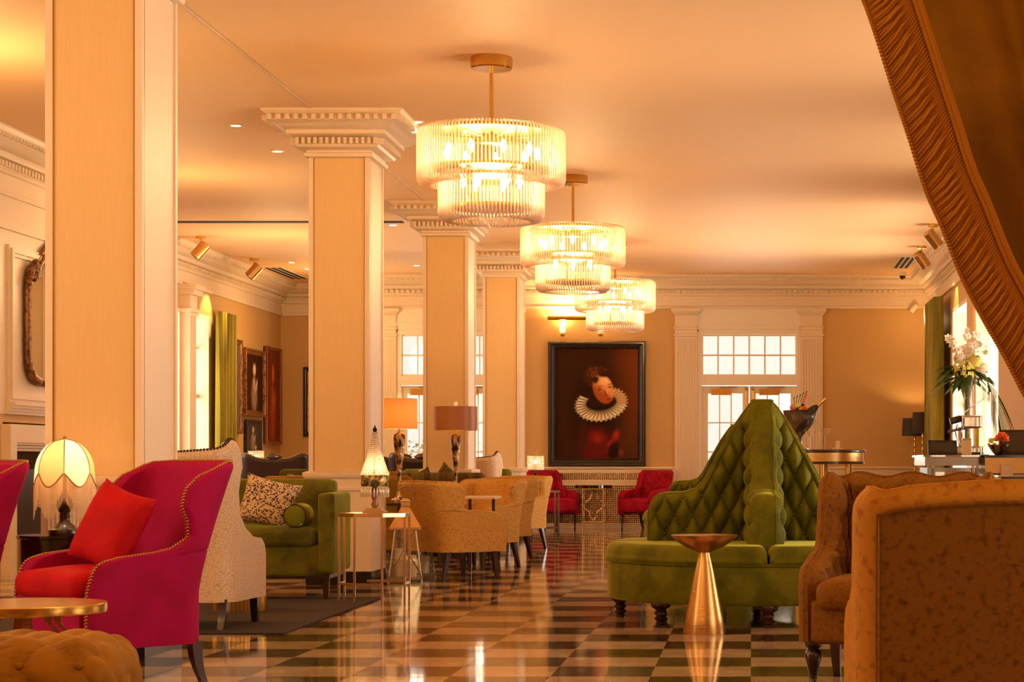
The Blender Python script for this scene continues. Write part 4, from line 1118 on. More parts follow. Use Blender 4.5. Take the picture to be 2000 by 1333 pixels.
pic((XL+.03, 34.5, 1.55), rL, 1.0, .58, 'smallest dark framed picture, hung below the gilt one', fig(L3(90, 74, 64), L3(190, 170, 150), L3(170, 150, 130), .5), M['frame_wood'], .05)
pic((XL+.03, 35.93, 2.29), rL, 1.14, 1.7, 'tall narrow orange brown picture with a flame-like figure', fig(L3(140, 62, 20), L3(220, 110, 50), L3(200, 84, 36), .5), M['orange_wood'], .06)
pic((-7.75, YFL-.01, 2.21), 0, .55, 1.24, 'dark fretwork-framed picture beside the left edge of the second pillar', fig(L3(200, 170, 130), L3(210, 180, 140), L3(190, 160, 120), .5), M['frame_wood'], .07)
t = thing('carved_screen', 'dark carved wooden screen panel on the right wall behind the curtain', 'wall panel', (XR-.02, 33.9, 2.44), -rL)
m = MB(); m.box(-.75, .75, -.03, 0, -.5, .5); m.box(-.82, .82, -.07, 0, .5, .56)
m.build('panel', M['frame_wood'], t, smooth=False)
m = MB()
for i in range(13):
    for j in range(9): m.sphere((-.66+.11*i, -.03, -.42+.105*j), .042, 8, 5, (1, .5, 1))
m.build('carving', M['wood'], t)

# picture light bar and wall cups
t = thing('picture_light', 'long brass bar lamp mounted above the portrait', 'wall lamp', (-3.05, YF, 3.58))
MB().tube([(-.42, -.16, 0), (.42, -.16, 0)], .035, 12).build('bar', M['brass'], t); MB().tube([(0, 0, .0), (0, -.16, .0)], .012, 8).build('arm', M['brass'], t)
area('picture_bar_light', (-3.05, YF-.17, 3.62), (0, .35, 1), .8, .05, 30, WARM)
for x, l in ((-3.22, 'left of the two small glass wall lamps above the portrait'), (-2.57, 'right of the two small glass wall lamps above the portrait')):
    t = thing('wall_sconce', l, 'wall lamp', (x, YF, 3.30), 0, 'small glass sconces above the portrait')
    MB().lathe([(.05, .02), (.06, .2), (.056, .2), (.046, .02)], (0, -.12, 0), 16).build('glass_shade', M['frost'], t)
    MB().lathe([(0, -.03), (.03, -.03), (.045, 0), (.045, .03), (0, .03)], (0, -.12, 0), 16).build('cup', M['brass'], t); MB().tube([(0, 0, -.01), (0, -.12, -.01)], .01, 6).build('arm', M['brass'], t)
    MB().sphere((0, -.12, .08), .02).build('bulb', M['bulb'], t); point('sconce_light', (x, YF-.12, 3.52), 9, WARM, .05)
# fan-shaped wall wash in the right corner comes from a lamp behind the drape
t = thing('wall_sconce', 'brass uplight sconce on the right wall beside the green curtain', 'wall lamp', (XR, 34.2, 3.55))
MB().lathe([(.05, -.15), (.07, .15), (.066, .15), (.046, -.15)], (-.1, 0, 0), 16).build('glass_shade', M['frost'], t); MB().tube([(0, 0, -.1), (-.1, 0, -.12)], .012, 6).build('arm', M['brass'], t)
point('sconce_light', (XR-.22, 34.2, 3.5), 12, WARM, .05)

# ---- gilt mirror on chimney breast -------------------------------------------
t = thing('gilt_mirror', 'ornate gilt-framed mirror over the fireplace, half behind the near pillar', 'mirror', (XC+.03, 21.52, 2.56), rL)
hw, hh = .88, .60
def outl(k, n):
    a = 2*PI*k/n; c, s_ = math.cos(a), math.sin(a)
    x = math.copysign(abs(c)**.35, c)*hw*.93; z = math.copysign(abs(s_)**.35, s_)*hh
    if z > 0: z += .26*math.exp(-(x/.35)**2)-.08*math.exp(-((abs(x)-.62)/.12)**2); 
    return (x, z)
n = 96; O = [outl(k, n) for k in range(n)]
m = MB(); m.add([(0, -.012, 0)]+[(x*.97, -.012, z*.97) for x, z in O], [(0, 1+(k+1) % n, 1+k) for k in range(n)]); m.build('glass', M['mirror'], t, smooth=False)
m = MB(); m.tube([(x, -.03, z) for x, z in O], .035, 8, True); m.tube([(x*1.045, -.025, z*1.06) for x, z in O], .02, 6, True)
for k in range(0, n, 2):
    x, z = O[k]; big = (abs(x) > .55 and z > .3) or abs(x) < .25 or z < -.45
    m.sphere((x*1.03+.012*math.sin(k*2.1), -.045, z*1.04), .038 if big else .018, 7, 5)
for sx in (-1, 1):
    for q in range(10): a = q*.6; m.sphere((sx*(.70+.03*q*.4*math.cos(a)), -.05, .55+.03*q*.5*math.sin(a)), .035, 7, 5)
m.build('frame', M['gold_wood'], t)

# ================================================================= tables and lamps
def big_lamp(label, loc, sh_w, sh_h, z_top, mt, taper=.97, power=9):
    t = thing('table_lamp', label, 'table lamp', loc, 0, 'tall mottled bronze lamps'); zb = z_top-sh_h
    base = zb
    pr = [(0, 0), (.085, 0), (.085, .03), (.03, .06), (.018, .12), (.018, base*.35), (.03, base*.5), (.05, base*.72), (.062, base*.86), (.056, base*.92), (.022, base*.95), (.012, base*.97), (.012, z_top-.02)]
    MB().lathe(pr, (0,0,0), 20).build('base', M['bronze'], t, ang=60)
    r = sh_w/2
    MB().lathe([(r, zb), (r*taper, z_top), (r*taper-.004, z_top), (r-.004, zb), (r, zb)], (0,0,0), 48).build('lamp_shade', mt, t, ang=40)
    MB().lathe([(0, 0), (.02, 0), (.022, .05), (.012, .06), (0, .065)], (0, 0, z_top), 12).build('finial', M['candle'], t)
    p = point('table_lamp_light', (loc[0], loc[1], loc[2]+z_top-sh_h*.5), power, LAMP, .04); return t
big_lamp('tall bronze table lamp with an orange shade, right of the second pillar', (-3.50, 20.35, .72), .36, .30, 1.035, M['shade'])
big_lamp('bronze table lamp with a brown drum shade in front of the third pillar', (-3.46, 23.95, .70), .50, .28, 1.075, M['shade2'], 1.0, 10)
# small consoles that carry them
for loc, l in (((-3.50, 20.35, 0), 'small dark table under the tall bronze lamp with orange shade'), ((-3.46, 23.95, 0), 'small dark table under the brown-shaded bronze lamp')):
    t = thing('side_table', l, 'side table', loc, 0); h = .72 if loc[1] < 22 else .70
    MB().lathe([(0, h-.03), (.17, h-.03), (.17, h), (0, h)], (0,0,0), 24).build('table_top', M['wood'], t); MB().lathe([(0, 0), (.13, 0), (.13, .02), (.02, .04), (.02, h-.03)], (0,0,0), 16).build('pedestal', M['wood'], t)

def bead_lamp(label, loc, power=5):
    t = thing('crystal_lamp', label, 'table lamp', loc, 0, 'small crystal table lamps')
    MB().lathe([(0, 0), (.07, 0), (.07, .015), (.03, .03), (.02, .06), (.035, .1), (.02, .14), (.03, .19), (.018, .23), (.03, .26), (.012, .29), (.008, .33)], (0,0,0), 16).build('base', M['steel'], t)
    f = MB()
    for z in (.30, .51): f.tube([(.11*math.cos(a), .11*math.sin(a), z) for a in [2*PI*k/28 for k in range(28)]], .005, 5, True)
    for k in range(3): a = 2*PI*k/3; f.bar((0, 0, .51), (.11*math.cos(a), .11*math.sin(a), .51), .005)
    f.tube([(0, 0, .33), (0, 0, .60)], .005, 5); f.sphere((0, 0, .57), .016)
    f.build('shade_frame', M['dullbrass'], t)
    b = MB()
    for k in range(26):
        a = 2*PI*k/26
        for j in range(8): b.sphere((.113*math.cos(a), .113*math.sin(a), .315+.026*j), .0125, 6, 4)
    o = b.build('bead_shade', M['bead'], t, weld=False); o['kind'] = 'stuff'
    MB().sphere((0, 0, .42), .022, 10, 8).build('bulb', M['bulb'], t); point('bead_lamp_light', (loc[0], loc[1], loc[2]+.42), power, LAMP, .03)
bead_lamp('small beaded crystal lamp glowing on the silver table near the portrait', (-3.16, 29.95, .71), 5)
bead_lamp('small beaded crystal lamp in the far left bay before the dark chairs', (-7.72, 31.9, .79), 6)
t = thing('side_table', 'dark side table under the far left crystal lamp', 'side table', (-7.72, 31.9, 0))
MB().lathe([(0, .75), (.25, .75), (.25, .79), (0, .79)], (0,0,0), 24).build('table_top', M['wood'], t); MB().lathe([(0, 0), (.18, 0), (.18, .02), (.03, .05), (.03, .75)], (0,0,0), 16).build('pedestal', M['wood'], t)
# silver table
t = thing('console_table', 'narrow silver glass-topped console table at the end of the gold chairs', 'console table', (-3.05, 29.95, 0))
MB().box(-.22, .22, -.3, .3, .685, .71).build('table_top', M['silver'], t, smooth=False)
for sx in (-1, 1):
    for sy in (-1, 1): MB().box(sx*.20-.012, sx*.20+.012, sy*.28-.012, sy*.28+.012, 0, .685).build('leg', M['silver'], t, smooth=False)
MB().box(-.2, .2, -.28, .28, .16, .175).build('shelf', M['silver'], t, smooth=False)
m = MB().lathe([(0, 0), (.10, 0), (.11, .1), (.12, .46), (.10, .48), (0, .48)], (-.05, 0, .175), 20); m.build('mottled_drum', M['antique_mirror'], t)

# octagonal side table + crystal bead lamp
t = thing('side_table', 'octagonal brass side table with glass top carrying the tall crystal bead lamp', 'side table', (-3.04, 16.5, 0))
R8 = .285; V8 = [(R8*math.cos(PI/8+k*PI/4), R8*math.sin(PI/8+k*PI/4)) for k in range(8)]
m = MB()
for k in range(8):
    a, b = V8[k], V8[(k+1) % 8]; m.bar((a[0], a[1], .70), (b[0], b[1], .70), .018, .03)
    if k != 6 and k != 2: m.bar((a[0], a[1], .15), (b[0], b[1], .15), .014, .018)
m.build('frame', M['palegold'], t, smooth=False)
MB().add([(a[0], a[1], z) for z in (.703, .713) for a in V8], [tuple(reversed(range(8))), tuple(range(8, 16))]+[(k, (k+1) % 8, 8+(k+1) % 8, 8+k) for k in range(8)]).build('glass_top', M['glass'], t, smooth=False)
for k in range(0, 8):
    if k in (0, 3, 4, 5, 6, 7): MB().cbox((V8[k][0], V8[k][1], .35), (.017, .017, .70)).build('leg', M['palegold'], t, smooth=False)
lx, ly = -3.035, 16.5
t = thing('crystal_lamp', 'tall cone-shaped crystal bead lamp on the octagonal side table', 'table lamp', (lx, ly, .713))
MB().box(-.085, .085, -.085, .085, 0, .02).box(-.065, .065, -.065, .065, .02, .04).build('base', M['palegold'], t, smooth=False)
MB().lathe([(0, .04), (.02, .04), (.03, .07), (.018, .1), (.035, .16), (.02, .22), (.012, .26), (.01, .64), (0, .64)], (0,0,0), 14).build('stem', M['gold_wood'], t)
MB().lathe([(.106, .215), (.11, .22), (.11, .30), (.106, .305)], (0,0,0), 32).build('band', mat('engraved_band', rgb(96, 88, 56), .4, .6, noise=(30, rgb(200, 170, 96), .5, .6)), t)
b = MB()
for k in range(24):
    a = 2*PI*k/24
    for j in range(20):
        q = j/19; r = .018+.085*(q**1.35); z = .645-.33*q; b.sphere((r*math.cos(a), r*math.sin(a), z), .0078+.004*q, 6, 4)
o = b.build('bead_strand', M['bead'], t, weld=False); o['kind'] = 'stuff'
b = MB()
for k in range(26):
    a = 2*PI*k/26; b.lathe([(0, 0), (.007, .012), (.006, .07), (0, .085)], (.108*math.cos(a), .108*math.sin(a), .125), 6)
b.build('crystal_drop', M['bead'], t, weld=False)['kind'] = 'stuff'
MB().lathe([(0, .635), (.022, .64), (.014, .66), (.02, .675), (.008, .69), (0, .715)], (0,0,0), 10).build('finial', M['steel'], t)
point('crystal_lamp_light', (lx, ly, .713+.35), 4, LAMP, .03)

# lanterns
def lantern(label, loc, s_, rz):
    t = thing('lantern', label, 'lantern', loc, rz, 'silver floor lanterns with candles'); b, tp, h = .155*s_, .12*s_, .50*s_
    m = MB()
    m.box(-b-.01, b+.01, -b-.01, b+.01, .02, .045)
    for sx in (-1, 1):
        for sy in (-1, 1): m.bar((sx*b, sy*b, 0), (sx*tp*.8, sy*tp*.8, h), .012)
    for sx, sy, ax in ((1, 0, 1), (-1, 0, 1), (0, 1, 0), (0, -1, 0)):
        for d in (-1, 1):
            if ax: m.bar((sx*b, -d*b, .04), (sx*tp*.8, d*tp*.8, h), .007)
            else: m.bar((-d*b, sy*b, .04), (d*tp*.8, sy*tp*.8, h), .007)
    m.build('frame', M['silver'], t, smooth=False)
    rf = MB().lathe([(.21*s_, h-.01), (.21*s_, h+.01), (.055*s_, h+.2*s_), (.06*s_, h+.21*s_), (.06*s_, h+.25*s_), (.075*s_, h+.255*s_), (.03*s_, h+.28*s_), (0, h+.28*s_)], (0,0,0), 4, Matrix.Rotation(PI/4, 4, 'Z'))
    rf.build('roof', M['palegold'], t, smooth=False)
    MB().tube([(.085*s_*math.cos(a), 0, h+.31*s_+.085*s_*math.sin(a)) for a in [2*PI*k/24 for k in range(24)]], .005, 6, True).build('ring_handle', M['silver'], t)
    g = MB()
    for q in range(4):
        a = q*PI/2; c, s2 = math.cos(a), math.sin(a)
        P = [(-b*.95, -b*.95, .045), (b*.95, -b*.95, .045), (tp*.78, -tp*.78, h), (-tp*.78, -tp*.78, h)]
        g.add([(x*c-y*s2, x*s2+y*c, z) for x, y, z in P], [(0, 1, 2, 3)])
    g.build('glass', M['glass'], t, smooth=False)
    for x, y, r, hh_ in ((-.05*s_, .03*s_, .052*s_, .26*s_), (.055*s_, -.045*s_, .05*s_, .20*s_)):
        o = MB().lathe([(0, 0), (r, 0), (r, hh_), (r*.85, hh_+.003), (0, hh_-.004)], (0,0,0), 20).build('candle', M['candle'], None, ang=40)
        c, s2 = math.cos(rz), math.sin(rz); o.location = (loc[0]+x*c-y*s2, loc[1]+x*s2+y*c, .045)
        tag(o, ('taller' if hh_ > .22*s_ else 'shorter')+' white pillar candle in the '+('bigger' if s_ > .95 else 'smaller')+' lantern', 'candle', 'white pillar candles in the lanterns')
lantern('bigger silver lantern with cross-braced sides behind the octagonal side table', (-3.27, 19.35, 0), 1.0, .15)
lantern('smaller silver lantern right of the bigger one, beside the mustard sofa', (-3.23, 19.95, 0), .82, .35)

# black drum table and fringed lamp
t = thing('drum_table', 'black lacquer drum side table with chrome studs between the magenta armchairs', 'side table', (-3.79, 11.34, 0))
MB().lathe([(0, .40), (.24, .40), (.262, .41), (.262, .70), (.268, .705), (.268, .72), (0, .72)], (0,0,0), 48).build('drum', M['black'], t, ang=35)
for k in range(4): a = PI/4+k*PI/2; MB().cbox((.2*math.cos(a), .2*math.sin(a), .2), (.035, .035, .4)).build('leg', M['wood'], t, smooth=False)
m = MB()
for k in range(3): m.tube([(.18+.014*k, -.195+.012*k, .44), (.18+.014*k, -.195+.012*k, .715)], .005, 6)
m.build('chrome_strip', M['chrome'], t)
t = thing('fringed_lamp', 'victorian style lamp with scalloped silk shade and long cream fringe', 'table lamp', (-3.79, 11.30, .72), .3)
MB().lathe([(0, 0), (.085, 0), (.09, .012), (.085, .03), (.065, .035), (.05, .055), (.03, .07), (.026, .09), (.03, .1), (.025, .12), (.035, .135), (.045, .165), (.04, .19), (.02, .22), (.012, .24), (.008, .42), (0, .42)], (0,0,0), 24).build('base', M['wood'], t, ang=50)
def shade_pt(a, v, n=6):
    # dome profile with scalloped lower border
    sc_ = abs(math.cos(a*n/2)); zl = .34-.075*sc_**1.3
    z = .53-(.53-zl)*v; q = (.53-z)/.27
    r = .148*(1-(1-min(1, q*1.5))**2.2)**.5*(1+.10*q); r *= 1-.035*(1-sc_)
    return Vector((r*math.cos(a), r*math.sin(a), z))
n_pan = 0
for k in range(6):
    a0 = 2*PI*(k-.5)/6; m = MB(); m.grid(lambda u, v: shade_pt(a0+u*PI/3, v, 6), 12, 14)
    o = m.build('shade_panel', M['fringecloth'] if k % 2 else M['shade'], t, ang=80)
m = MB()
for k in range(6):
    a0 = 2*PI*(k-.5)/6; m.tube([shade_pt(a0, j/10)*1.005 for j in range(11)], .003, 5)
m.tube([shade_pt(2*PI*j/96, 1)*1.003 for j in range(96)], .0035, 5, True); m.sphere((0, 0, .537), .01)
m.build('shade_braid', M['dullbrass'], t)
m = MB(); rnd = random.Random(3)
for k in range(330):
    a = 2*PI*k/330; p = shade_pt(a, .985); sc_ = abs(math.cos(a*3)); L_ = .17+.02*rnd.random()-.035*(1-sc_)
    zt = p.z; r = math.hypot(p.x, p.y)
    m.tube([(p.x, p.y, zt), (p.x*1.01, p.y*1.01, zt-L_*.4), (p.x*1.01+.002*rnd.random(), p.y*1.01, zt-L_)], [.0012, .0014, .001], 3, caps=False)
m.build('fringe', M['fringecloth'], t, weld=False)['kind'] = 'stuff'
point('fringed_lamp_light', (-3.79, 11.30, .72+.40), 4, LAMP, .05)
MB().sphere((0, 0, .44), .025, 10, 8).build('bulb', M['bulb'], t)

# round brass table lower left
t = thing('coffee_table', 'round brown marble table with brass rim and quatrefoil base, lower left', 'coffee table', (-3.16, 8.88, 0), .2)
MB().lathe([(.335, .470), (.35, .470), (.352, .475), (.352, .508), (.348, .511), (.335, .511)], (0,0,0), 64).build('rim', M['brass'], t, ang=35)
MB().lathe([(0, .485), (.336, .485), (.336, .509), (0, .509)], (0,0,0), 64).build('table_top', M['stone'], t, ang=35)
for k in range(4):
    a = k*PI/2; mt_ = Matrix.Rotation(a, 4, 'Z'); m = MB()
    for off in (0, .04):
        pts = [(.10+off, 0, .47)]+[(.10+off+.11*(1-math.cos(q)), 0, .47-.11*math.sin(q)) for q in [PI/2*j/8 for j in range(1, 9)]]
        pts += [(.24+off*.6, 0, .36), (.24+off*.6, 0, .04+off*.0)]
        for A, B in zip(pts, pts[1:]): m.bar(mt_ @ Vector(A), mt_ @ Vector(B), .03, .012)
    m.build('leg', M['dullbrass'], t, smooth=False)
MB().lathe([(.20, 0), (.29, 0), (.29, .03), (.20, .03), (.20, 0)], (0,0,0), 40).build('base_ring', M['dullbrass'], t, ang=35)

# brass pedestal table
t = thing('pedestal_table', 'trumpet-shaped brushed brass pedestal table in front of the green settee', 'side table', (-.31, 13.42, 0))
MB().lathe([(0, 0), (.138, 0), (.14, .006), (.125, .1), (.105, .2), (.085, .3), (.065, .4), (.048, .47), (.036, .515), (.036, .53), (.06, .54), (.12, .565), (.185, .605), (.215, .635), (.221, .645), (.214, .643), (.15, .632), (0, .63)], (0,0,0), 64).build('pedestal', M['brass_brushed'], t, ang=50)

# table between gold chairs
t = thing('bistro_table', 'small pale-topped table between the first two gold armchairs', 'table', (-2.76, 20.95, 0))
MB().box(-.17, .17, -.26, .26, .752, .775).build('table_top', M['cream'], t, smooth=False)
for sx in (-1, 1): MB().cbox((sx*.12, 0, .376), (.03, .03, .752)).build('leg', M['wood'], t, smooth=False)
# black quatrefoil table
t = thing('round_table', 'round black-topped table with pale gold quatrefoil frame between crimson chairs', 'side table', (-2.62, 34.0, 0))
MB().lathe([(0, .70), (.31, .70), (.31, .745), (0, .745)], (0,0,0), 40).build('table_top', M['black'], t, ang=35)
for k in range(4):
    a = k*PI/2+.0; x0, y0 = .24*math.cos(a+PI/4), .24*math.sin(a+PI/4); x1, y1 = .24*math.cos(a+3*PI/4), .24*math.sin(a+3*PI/4)
    m = MB(); m.bar((x0, y0, 0), (x0, y0, .70), .018)
    m.build('leg', M['palegold'], t, smooth=False)
    m = MB(); A, B = Vector((x0, y0, 0)), Vector((x1, y1, 0)); m.bar(A+Vector((0,0,.14)), B+Vector((0,0,.14)), .014); m.bar(A+Vector((0,0,.68)), B+Vector((0,0,.68)), .014)
    mid = (A+B)/2; d = (B-A).normalized()
    pts = []
    for q in range(33):
        th_ = 2*PI*q/32; r = .13+.03*math.cos(4*th_+0); pts.append(mid+d*r*math.cos(th_)*.95+Vector((0,0,.41+r*1.5*math.sin(th_))))
    m.tube(pts[:-1], .007, 5, True); m.build('quatrefoil_panel', M['palegold'], t)

# drum stool under cream chair
t = thing('drum_stool', 'small pleated gold drum stool seen under the cream wing chair', 'stool', (-3.84, 15.35, .012))
MB().grid(lambda u, v: Vector(((.19+.008*math.cos(u*2*PI*40))*math.cos(u*2*PI), (.19+.008*math.cos(u*2*PI*40))*math.sin(u*2*PI), .42*v+.0)), 240, 1, cu=True).lathe([(0, .42), (.2, .42), (.2, .45), (0, .45)], (0,0,0), 40).build('drum', M['brass'], t, ang=80)

# ================================================================= rug
m = MB().box(-6.9, -3.04, 13.3, 16.9, 0, .012)
o = m.build('rug', M['rug'], None, smooth=False); tag(o, 'dark brown rug under the cream chair and olive sofa', 'rug')

# ================================================================= curtains
def drape(name, loc, w_, z0, z1, mt, label, folds=5, axis='y', amp=.07):
    def f(u, v):
        a = (u-.5)*w_; b = amp*math.sin(u*2*PI*folds+.4*math.sin(v*3))+.02*math.sin(u*37+v)*(1-v); z = z0+(z1-z0)*v
        return Vector((b, a, z)) if axis == 'y' else Vector((a, b, z))
    m = MB().grid(f, folds*16, 24)
    o = m.build(name, mt, None, ang=80); o.location = loc
    sd = o.modifiers.new('thickness', 'SOLIDIFY'); sd.thickness = .012
    return tag(o, label, 'curtain')
drape('curtain', (XL+.19, 32.15, 0), 1.0, .03, 3.46, M['greencurtain'], 'olive green velvet curtain beside the left windows and pictures', 5)
drape('curtain', (2.86, 32.05, 0), 1.7, .03, 3.66, M['greencurtain'], 'tall olive green curtain on the right wall behind the flowers', 7)

# foreground swag with fringed border
Epx = [(1560, -300), (1600, -190), (1640, -90), (1678, 0), (1700, 60), (1735, 170), (1765, 260), (1800, 370), (1830, 440), (1870, 540), (1905, 610), (1950, 690), (2000, 785), (2060, 880), (2130, 960), (2200, 1010)]
YC = 4.0
E = [((a-1468)/1000, 1.12+(904-b)/1000) for a, b in Epx]
def Ecv(v):
    k = v*(len(E)-1); i = min(int(k), len(E)-2); t = k-i
    p0, p1, p2, p3 = E[max(i-1, 0)], E[i], E[i+1], E[min(i+2, len(E)-1)]
    return tuple(.5*((2*p1[c])+(-p0[c]+p2[c])*t+(2*p0[c]-5*p1[c]+4*p2[c]-p3[c])*t*t+(-p0[c]+3*p1[c]-3*p2[c]+p3[c])*t**3) for c in (0, 1))
t = thing('foreground_drape', 'heavy brown gold drape with russet rope fringe sweeping across the upper right', 'curtain', (0, 0, 0))
def dr(u, v):
    x, z = Ecv(v); wd = 1.35-.85*v; X = x+.085+u*wd; Zz = z+.03+u*(.05+.25*v)
    fo = math.sin(u*2*PI*(6)+1.2)*(.045*(1-.4*v))*min(1, u*6)+.02*math.sin(u*31+v*5)*min(1, u*4)
    return Vector((X, YC+.05+fo+.12*u, Zz))
m = MB().grid(dr, 120, 60); o = m.build('cloth', M['curtain'], t, ang=85); sd = o.modifiers.new('thickness', 'SOLIDIFY'); sd.thickness = .006
def band(u, v):
    x, z = Ecv(v); x2, z2 = Ecv(min(1, v+.01)) if v < .99 else Ecv(v); x1, z1 = Ecv(max(0, v-.01)); d = Vector((x2-x1, 0, z2-z1)).normalized(); nrm = Vector((-d.z, 0, d.x))   # into the cloth (right/up)
    if nrm.x < 0: nrm = -nrm
    return Vector((x, YC, z))+nrm*(.012+.085*u)+Vector((0, -.006+.02*math.sin(u*PI)-.02, 0))
m = MB().grid(band, 8, 160); o = m.build('braid_band', M['trim'], t, ang=85); sd = o.modifiers.new('thickness', 'SOLIDIFY'); sd.thickness = .006
m = MB(); NC = 250
for k in range(NC):
    v = k/(NC-1); a = band(1.0, v); b_ = band(.02, min(1, v+.035)); c_ = b_+(b_-a)*.12
    amp = .006*math.sin(k*1.9); mid = (a+b_)/2+Vector((0, -.022+amp, 0))
    q1 = a*.7+b_*.3+Vector((0, -.018, 0)); q2 = a*.3+b_*.7+Vector((0, -.022+amp*.6, -.004))
    m.tube([a+Vector((0, -.012, 0)), q1, mid, q2, c_+Vector((0, -.012, 0))], [.0028, .0036, .0036, .0038, .0032], 5)
    m.sphere(c_+Vector((0, -.012, -.003)), .0052, 5, 4)
m.build('rope_fringe', M['trim'], t, weld=False)['kind'] = 'stuff'
m = MB()
for u_ in (.97, 1.06):
    m.tube([band(u_, k/120)+Vector((0, -.022, 0)) for k in range(121)], .006, 6)
m.build('edge_cord', M['trim'], t, weld=False)

# ================================================================= bar, far right lamps, flowers
t = thing('console_table', 'narrow dark console in the right far corner under the two dark-shaded lamps', 'console table', (2.66, 34.2, 0))
MB().box(-.36, .34, -.7, .5, .84, .90).build('table_top', M['wood'], t, smooth=False)
for sx in (-1, 1):
    for sy in (-1, .7): MB().cbox((sx*.31, sy*.62, .42), (.05, .05, .84)).build('leg', M['wood'], t, smooth=False)
def dark_lamp(label, loc, w_, top, sh, power):
    t = thing('table_lamp', label, 'table lamp', loc, 0, 'twisted gold lamps with dark shades'); m = MB()
    m.lathe([(0, 0), (.08, 0), (.08, .02), (.02, .03)]+[(.012+.010*abs(math.sin(k*.8)), .04+(top-sh-.04)*k/24) for k in range(25)]+[(.006, top), (0, top+.03)], (0,0,0), 12)
    m.build('base', M['brass'], t, ang=60)
    a = w_/2; vs = []; 
    S = MB().lathe([(a, top-sh), (a*.93, top), (a*.93-.006, top), (a-.006, top-sh), (a, top-sh)], (0,0,0), 32, sx=1, sy=.62); S.build('lamp_shade', M['darkshade'], t, ang=40)
    point('table_lamp_light', (loc[0], loc[1], loc[2]+top-sh*.45), power, WARM, .03)
dark_lamp('dark-shaded gold lamp standing lower and farther left in the corner', (2.76, 34.62, .90), .44, .97, .30, 34)
dark_lamp('dark-shaded gold lamp in front, its shade next to the green curtain', (2.82, 33.75, .90), .36, 1.05, .34, 30)

t = thing('mirrored_bar_cabinet', 'mirrored bar cabinet with drawers behind the brown armchairs', 'cabinet', (1.9, 19.9, 0))
MB().box(-.20, .24, -.35, .8, .05, 1.07).build('body', M['antique_mirror'], t, smooth=False)
MB().box(-.25, .26, -.42, .85, 1.09, 1.175).build('counter_edge', M['silver'], t, smooth=False)
MB().box(-.27, .27, -.44, .87, 1.175, 1.19).build('table_top', M['mirror'], t, smooth=False)
for k in range(2):
    for j in range(4):
        d = MB().box(-.15+.17*k, .01+.17*k, -.375, -.34, .85-.22*j, 1.03-.22*j); o = d.build('drawer', M['mirror'], t, smooth=False)
        MB().box(-.11+.17*k, -.03+.17*k, -.39, -.375, .93-.22*j, .94-.22*j).build('handle', M['steel'], o, smooth=False)
for x in (-.225, -.17, .20, .24): MB().box(x, x+.02, -.39, -.35, 0, 1.09).build('stile', M['silver'], t, smooth=False)
t = thing('bar_counter', 'dark bar counter with a wide brass band, at the right picture edge', 'bar counter', (2.5, 19.7, 0))
MB().box(-.28, .45, -.4, 1.2, .0, .98).build('body', M['wood'], t, smooth=False)
MB().box(-.31, .45, -.45, 1.2, 1.00, 1.02).box(-.31, .45, -.45, 1.2, 1.165, 1.19).build('table_top', M['black'], t, smooth=False)
MB().box(-.305, .45, -.445, 1.2, 1.02, 1.165).build('brass_band', M['brass_brushed'], t, smooth=False)
m = MB()
for k in range(3): m.box(-.30+.02*k, .45, -.415-.01*k, -.4, .72-.2*k, .88-.2*k)
m.build('front_panel', M['screen'], t, smooth=False)
MB().box(-.36, -.16, -.50, -.42, .78, .98).box(-.16, -.05, -.50, -.42, 1.0, 1.1).build('white_shelf_box', M['cream'], t, smooth=False)
def monitor(label, loc, w_, h_, rz, tilt=.25):
    t = thing('monitor', label, 'monitor', loc, rz, 'monitors on the bar'); R_ = Matrix.Rotation(-tilt, 4, 'X')
    for nme, mt, bb in (('casing', M['steel'], (-w_/2, w_/2, 0, .03, .01, h_)), ('screen', M['screen'], (-w_/2+.015, w_/2-.015, -.003, 0, .035, h_-.02))):
        m = MB().box(*bb); m.v = [tuple(R_ @ Vector(p)) for p in m.v]; m.build(nme, mt, t, smooth=False)
    MB().box(-w_*.25, w_*.25, -.02, .1, 0, .012).build('foot', M['steel'], t, smooth=False)
monitor('small dark monitor standing on the mirrored bar cabinet', (1.84, 19.7, 1.19), .28, .15, .05)
monitor('larger monitor with lit frame at the right picture edge on the bar', (2.53, 19.5, 1.19), .34, .25, -.1)
# espresso machine
t = thing('espresso_machine', 'chrome espresso machine with black handles on the bar under the flowers', 'coffee machine', (2.13, 20.2, 1.19))
MB().rbox((0, 0, .05), (.30, .3, .08), .02).build('drip_base', M['chrome'], t); m = MB(); m.rbox((0.04, .05, .33), (.22, .26, .13), .02); m.build('body', M['chrome'], t)
for x in (-.06, .1): MB().lathe([(0, .08), (.03, .08), (.035, .28), (0, .28)], (x, .02, 0), 16).build('boiler_column', M['chrome'] if x < 0 else M['brass'], t)
for x in (-.11, -.05): MB().tube([(x, -.12, .30), (x-.03, -.16, .24), (x-.01, -.17, .16), (x+.03, -.17, .10)], .008, 6).build('steam_wand', M['chrome'], t)
MB().tube([(-.03, -.1, .27), (-.22, -.2, .23)], [.016, .012], 10).build('portafilter_handle', M['black'], t); MB().lathe([(0, -.06), (.035, -.06), (.035, .04), (.028, .06), (0, .06)], (-.12, -.05, .35), 16, Matrix.Rotation(1.3, 4, 'Y')).build('black_knob', M['black'], t)
m = MB(); m.bar((-.04, 0, .42), (.16, 0, .56), .03, .008); m.build('lever', M['chrome'], t, smooth=False)
t = thing('wood_box', 'pale wooden box of the coffee station right of the small monitor', 'box', (2.06, 19.62, 1.19)); MB().rbox((0, 0, .075), (.085, .085, .15), .01).build('body', M['card'], t); MB().rbox((0, 0, .155), (.09, .09, .012), .004).build('lid', M['brass'], t)
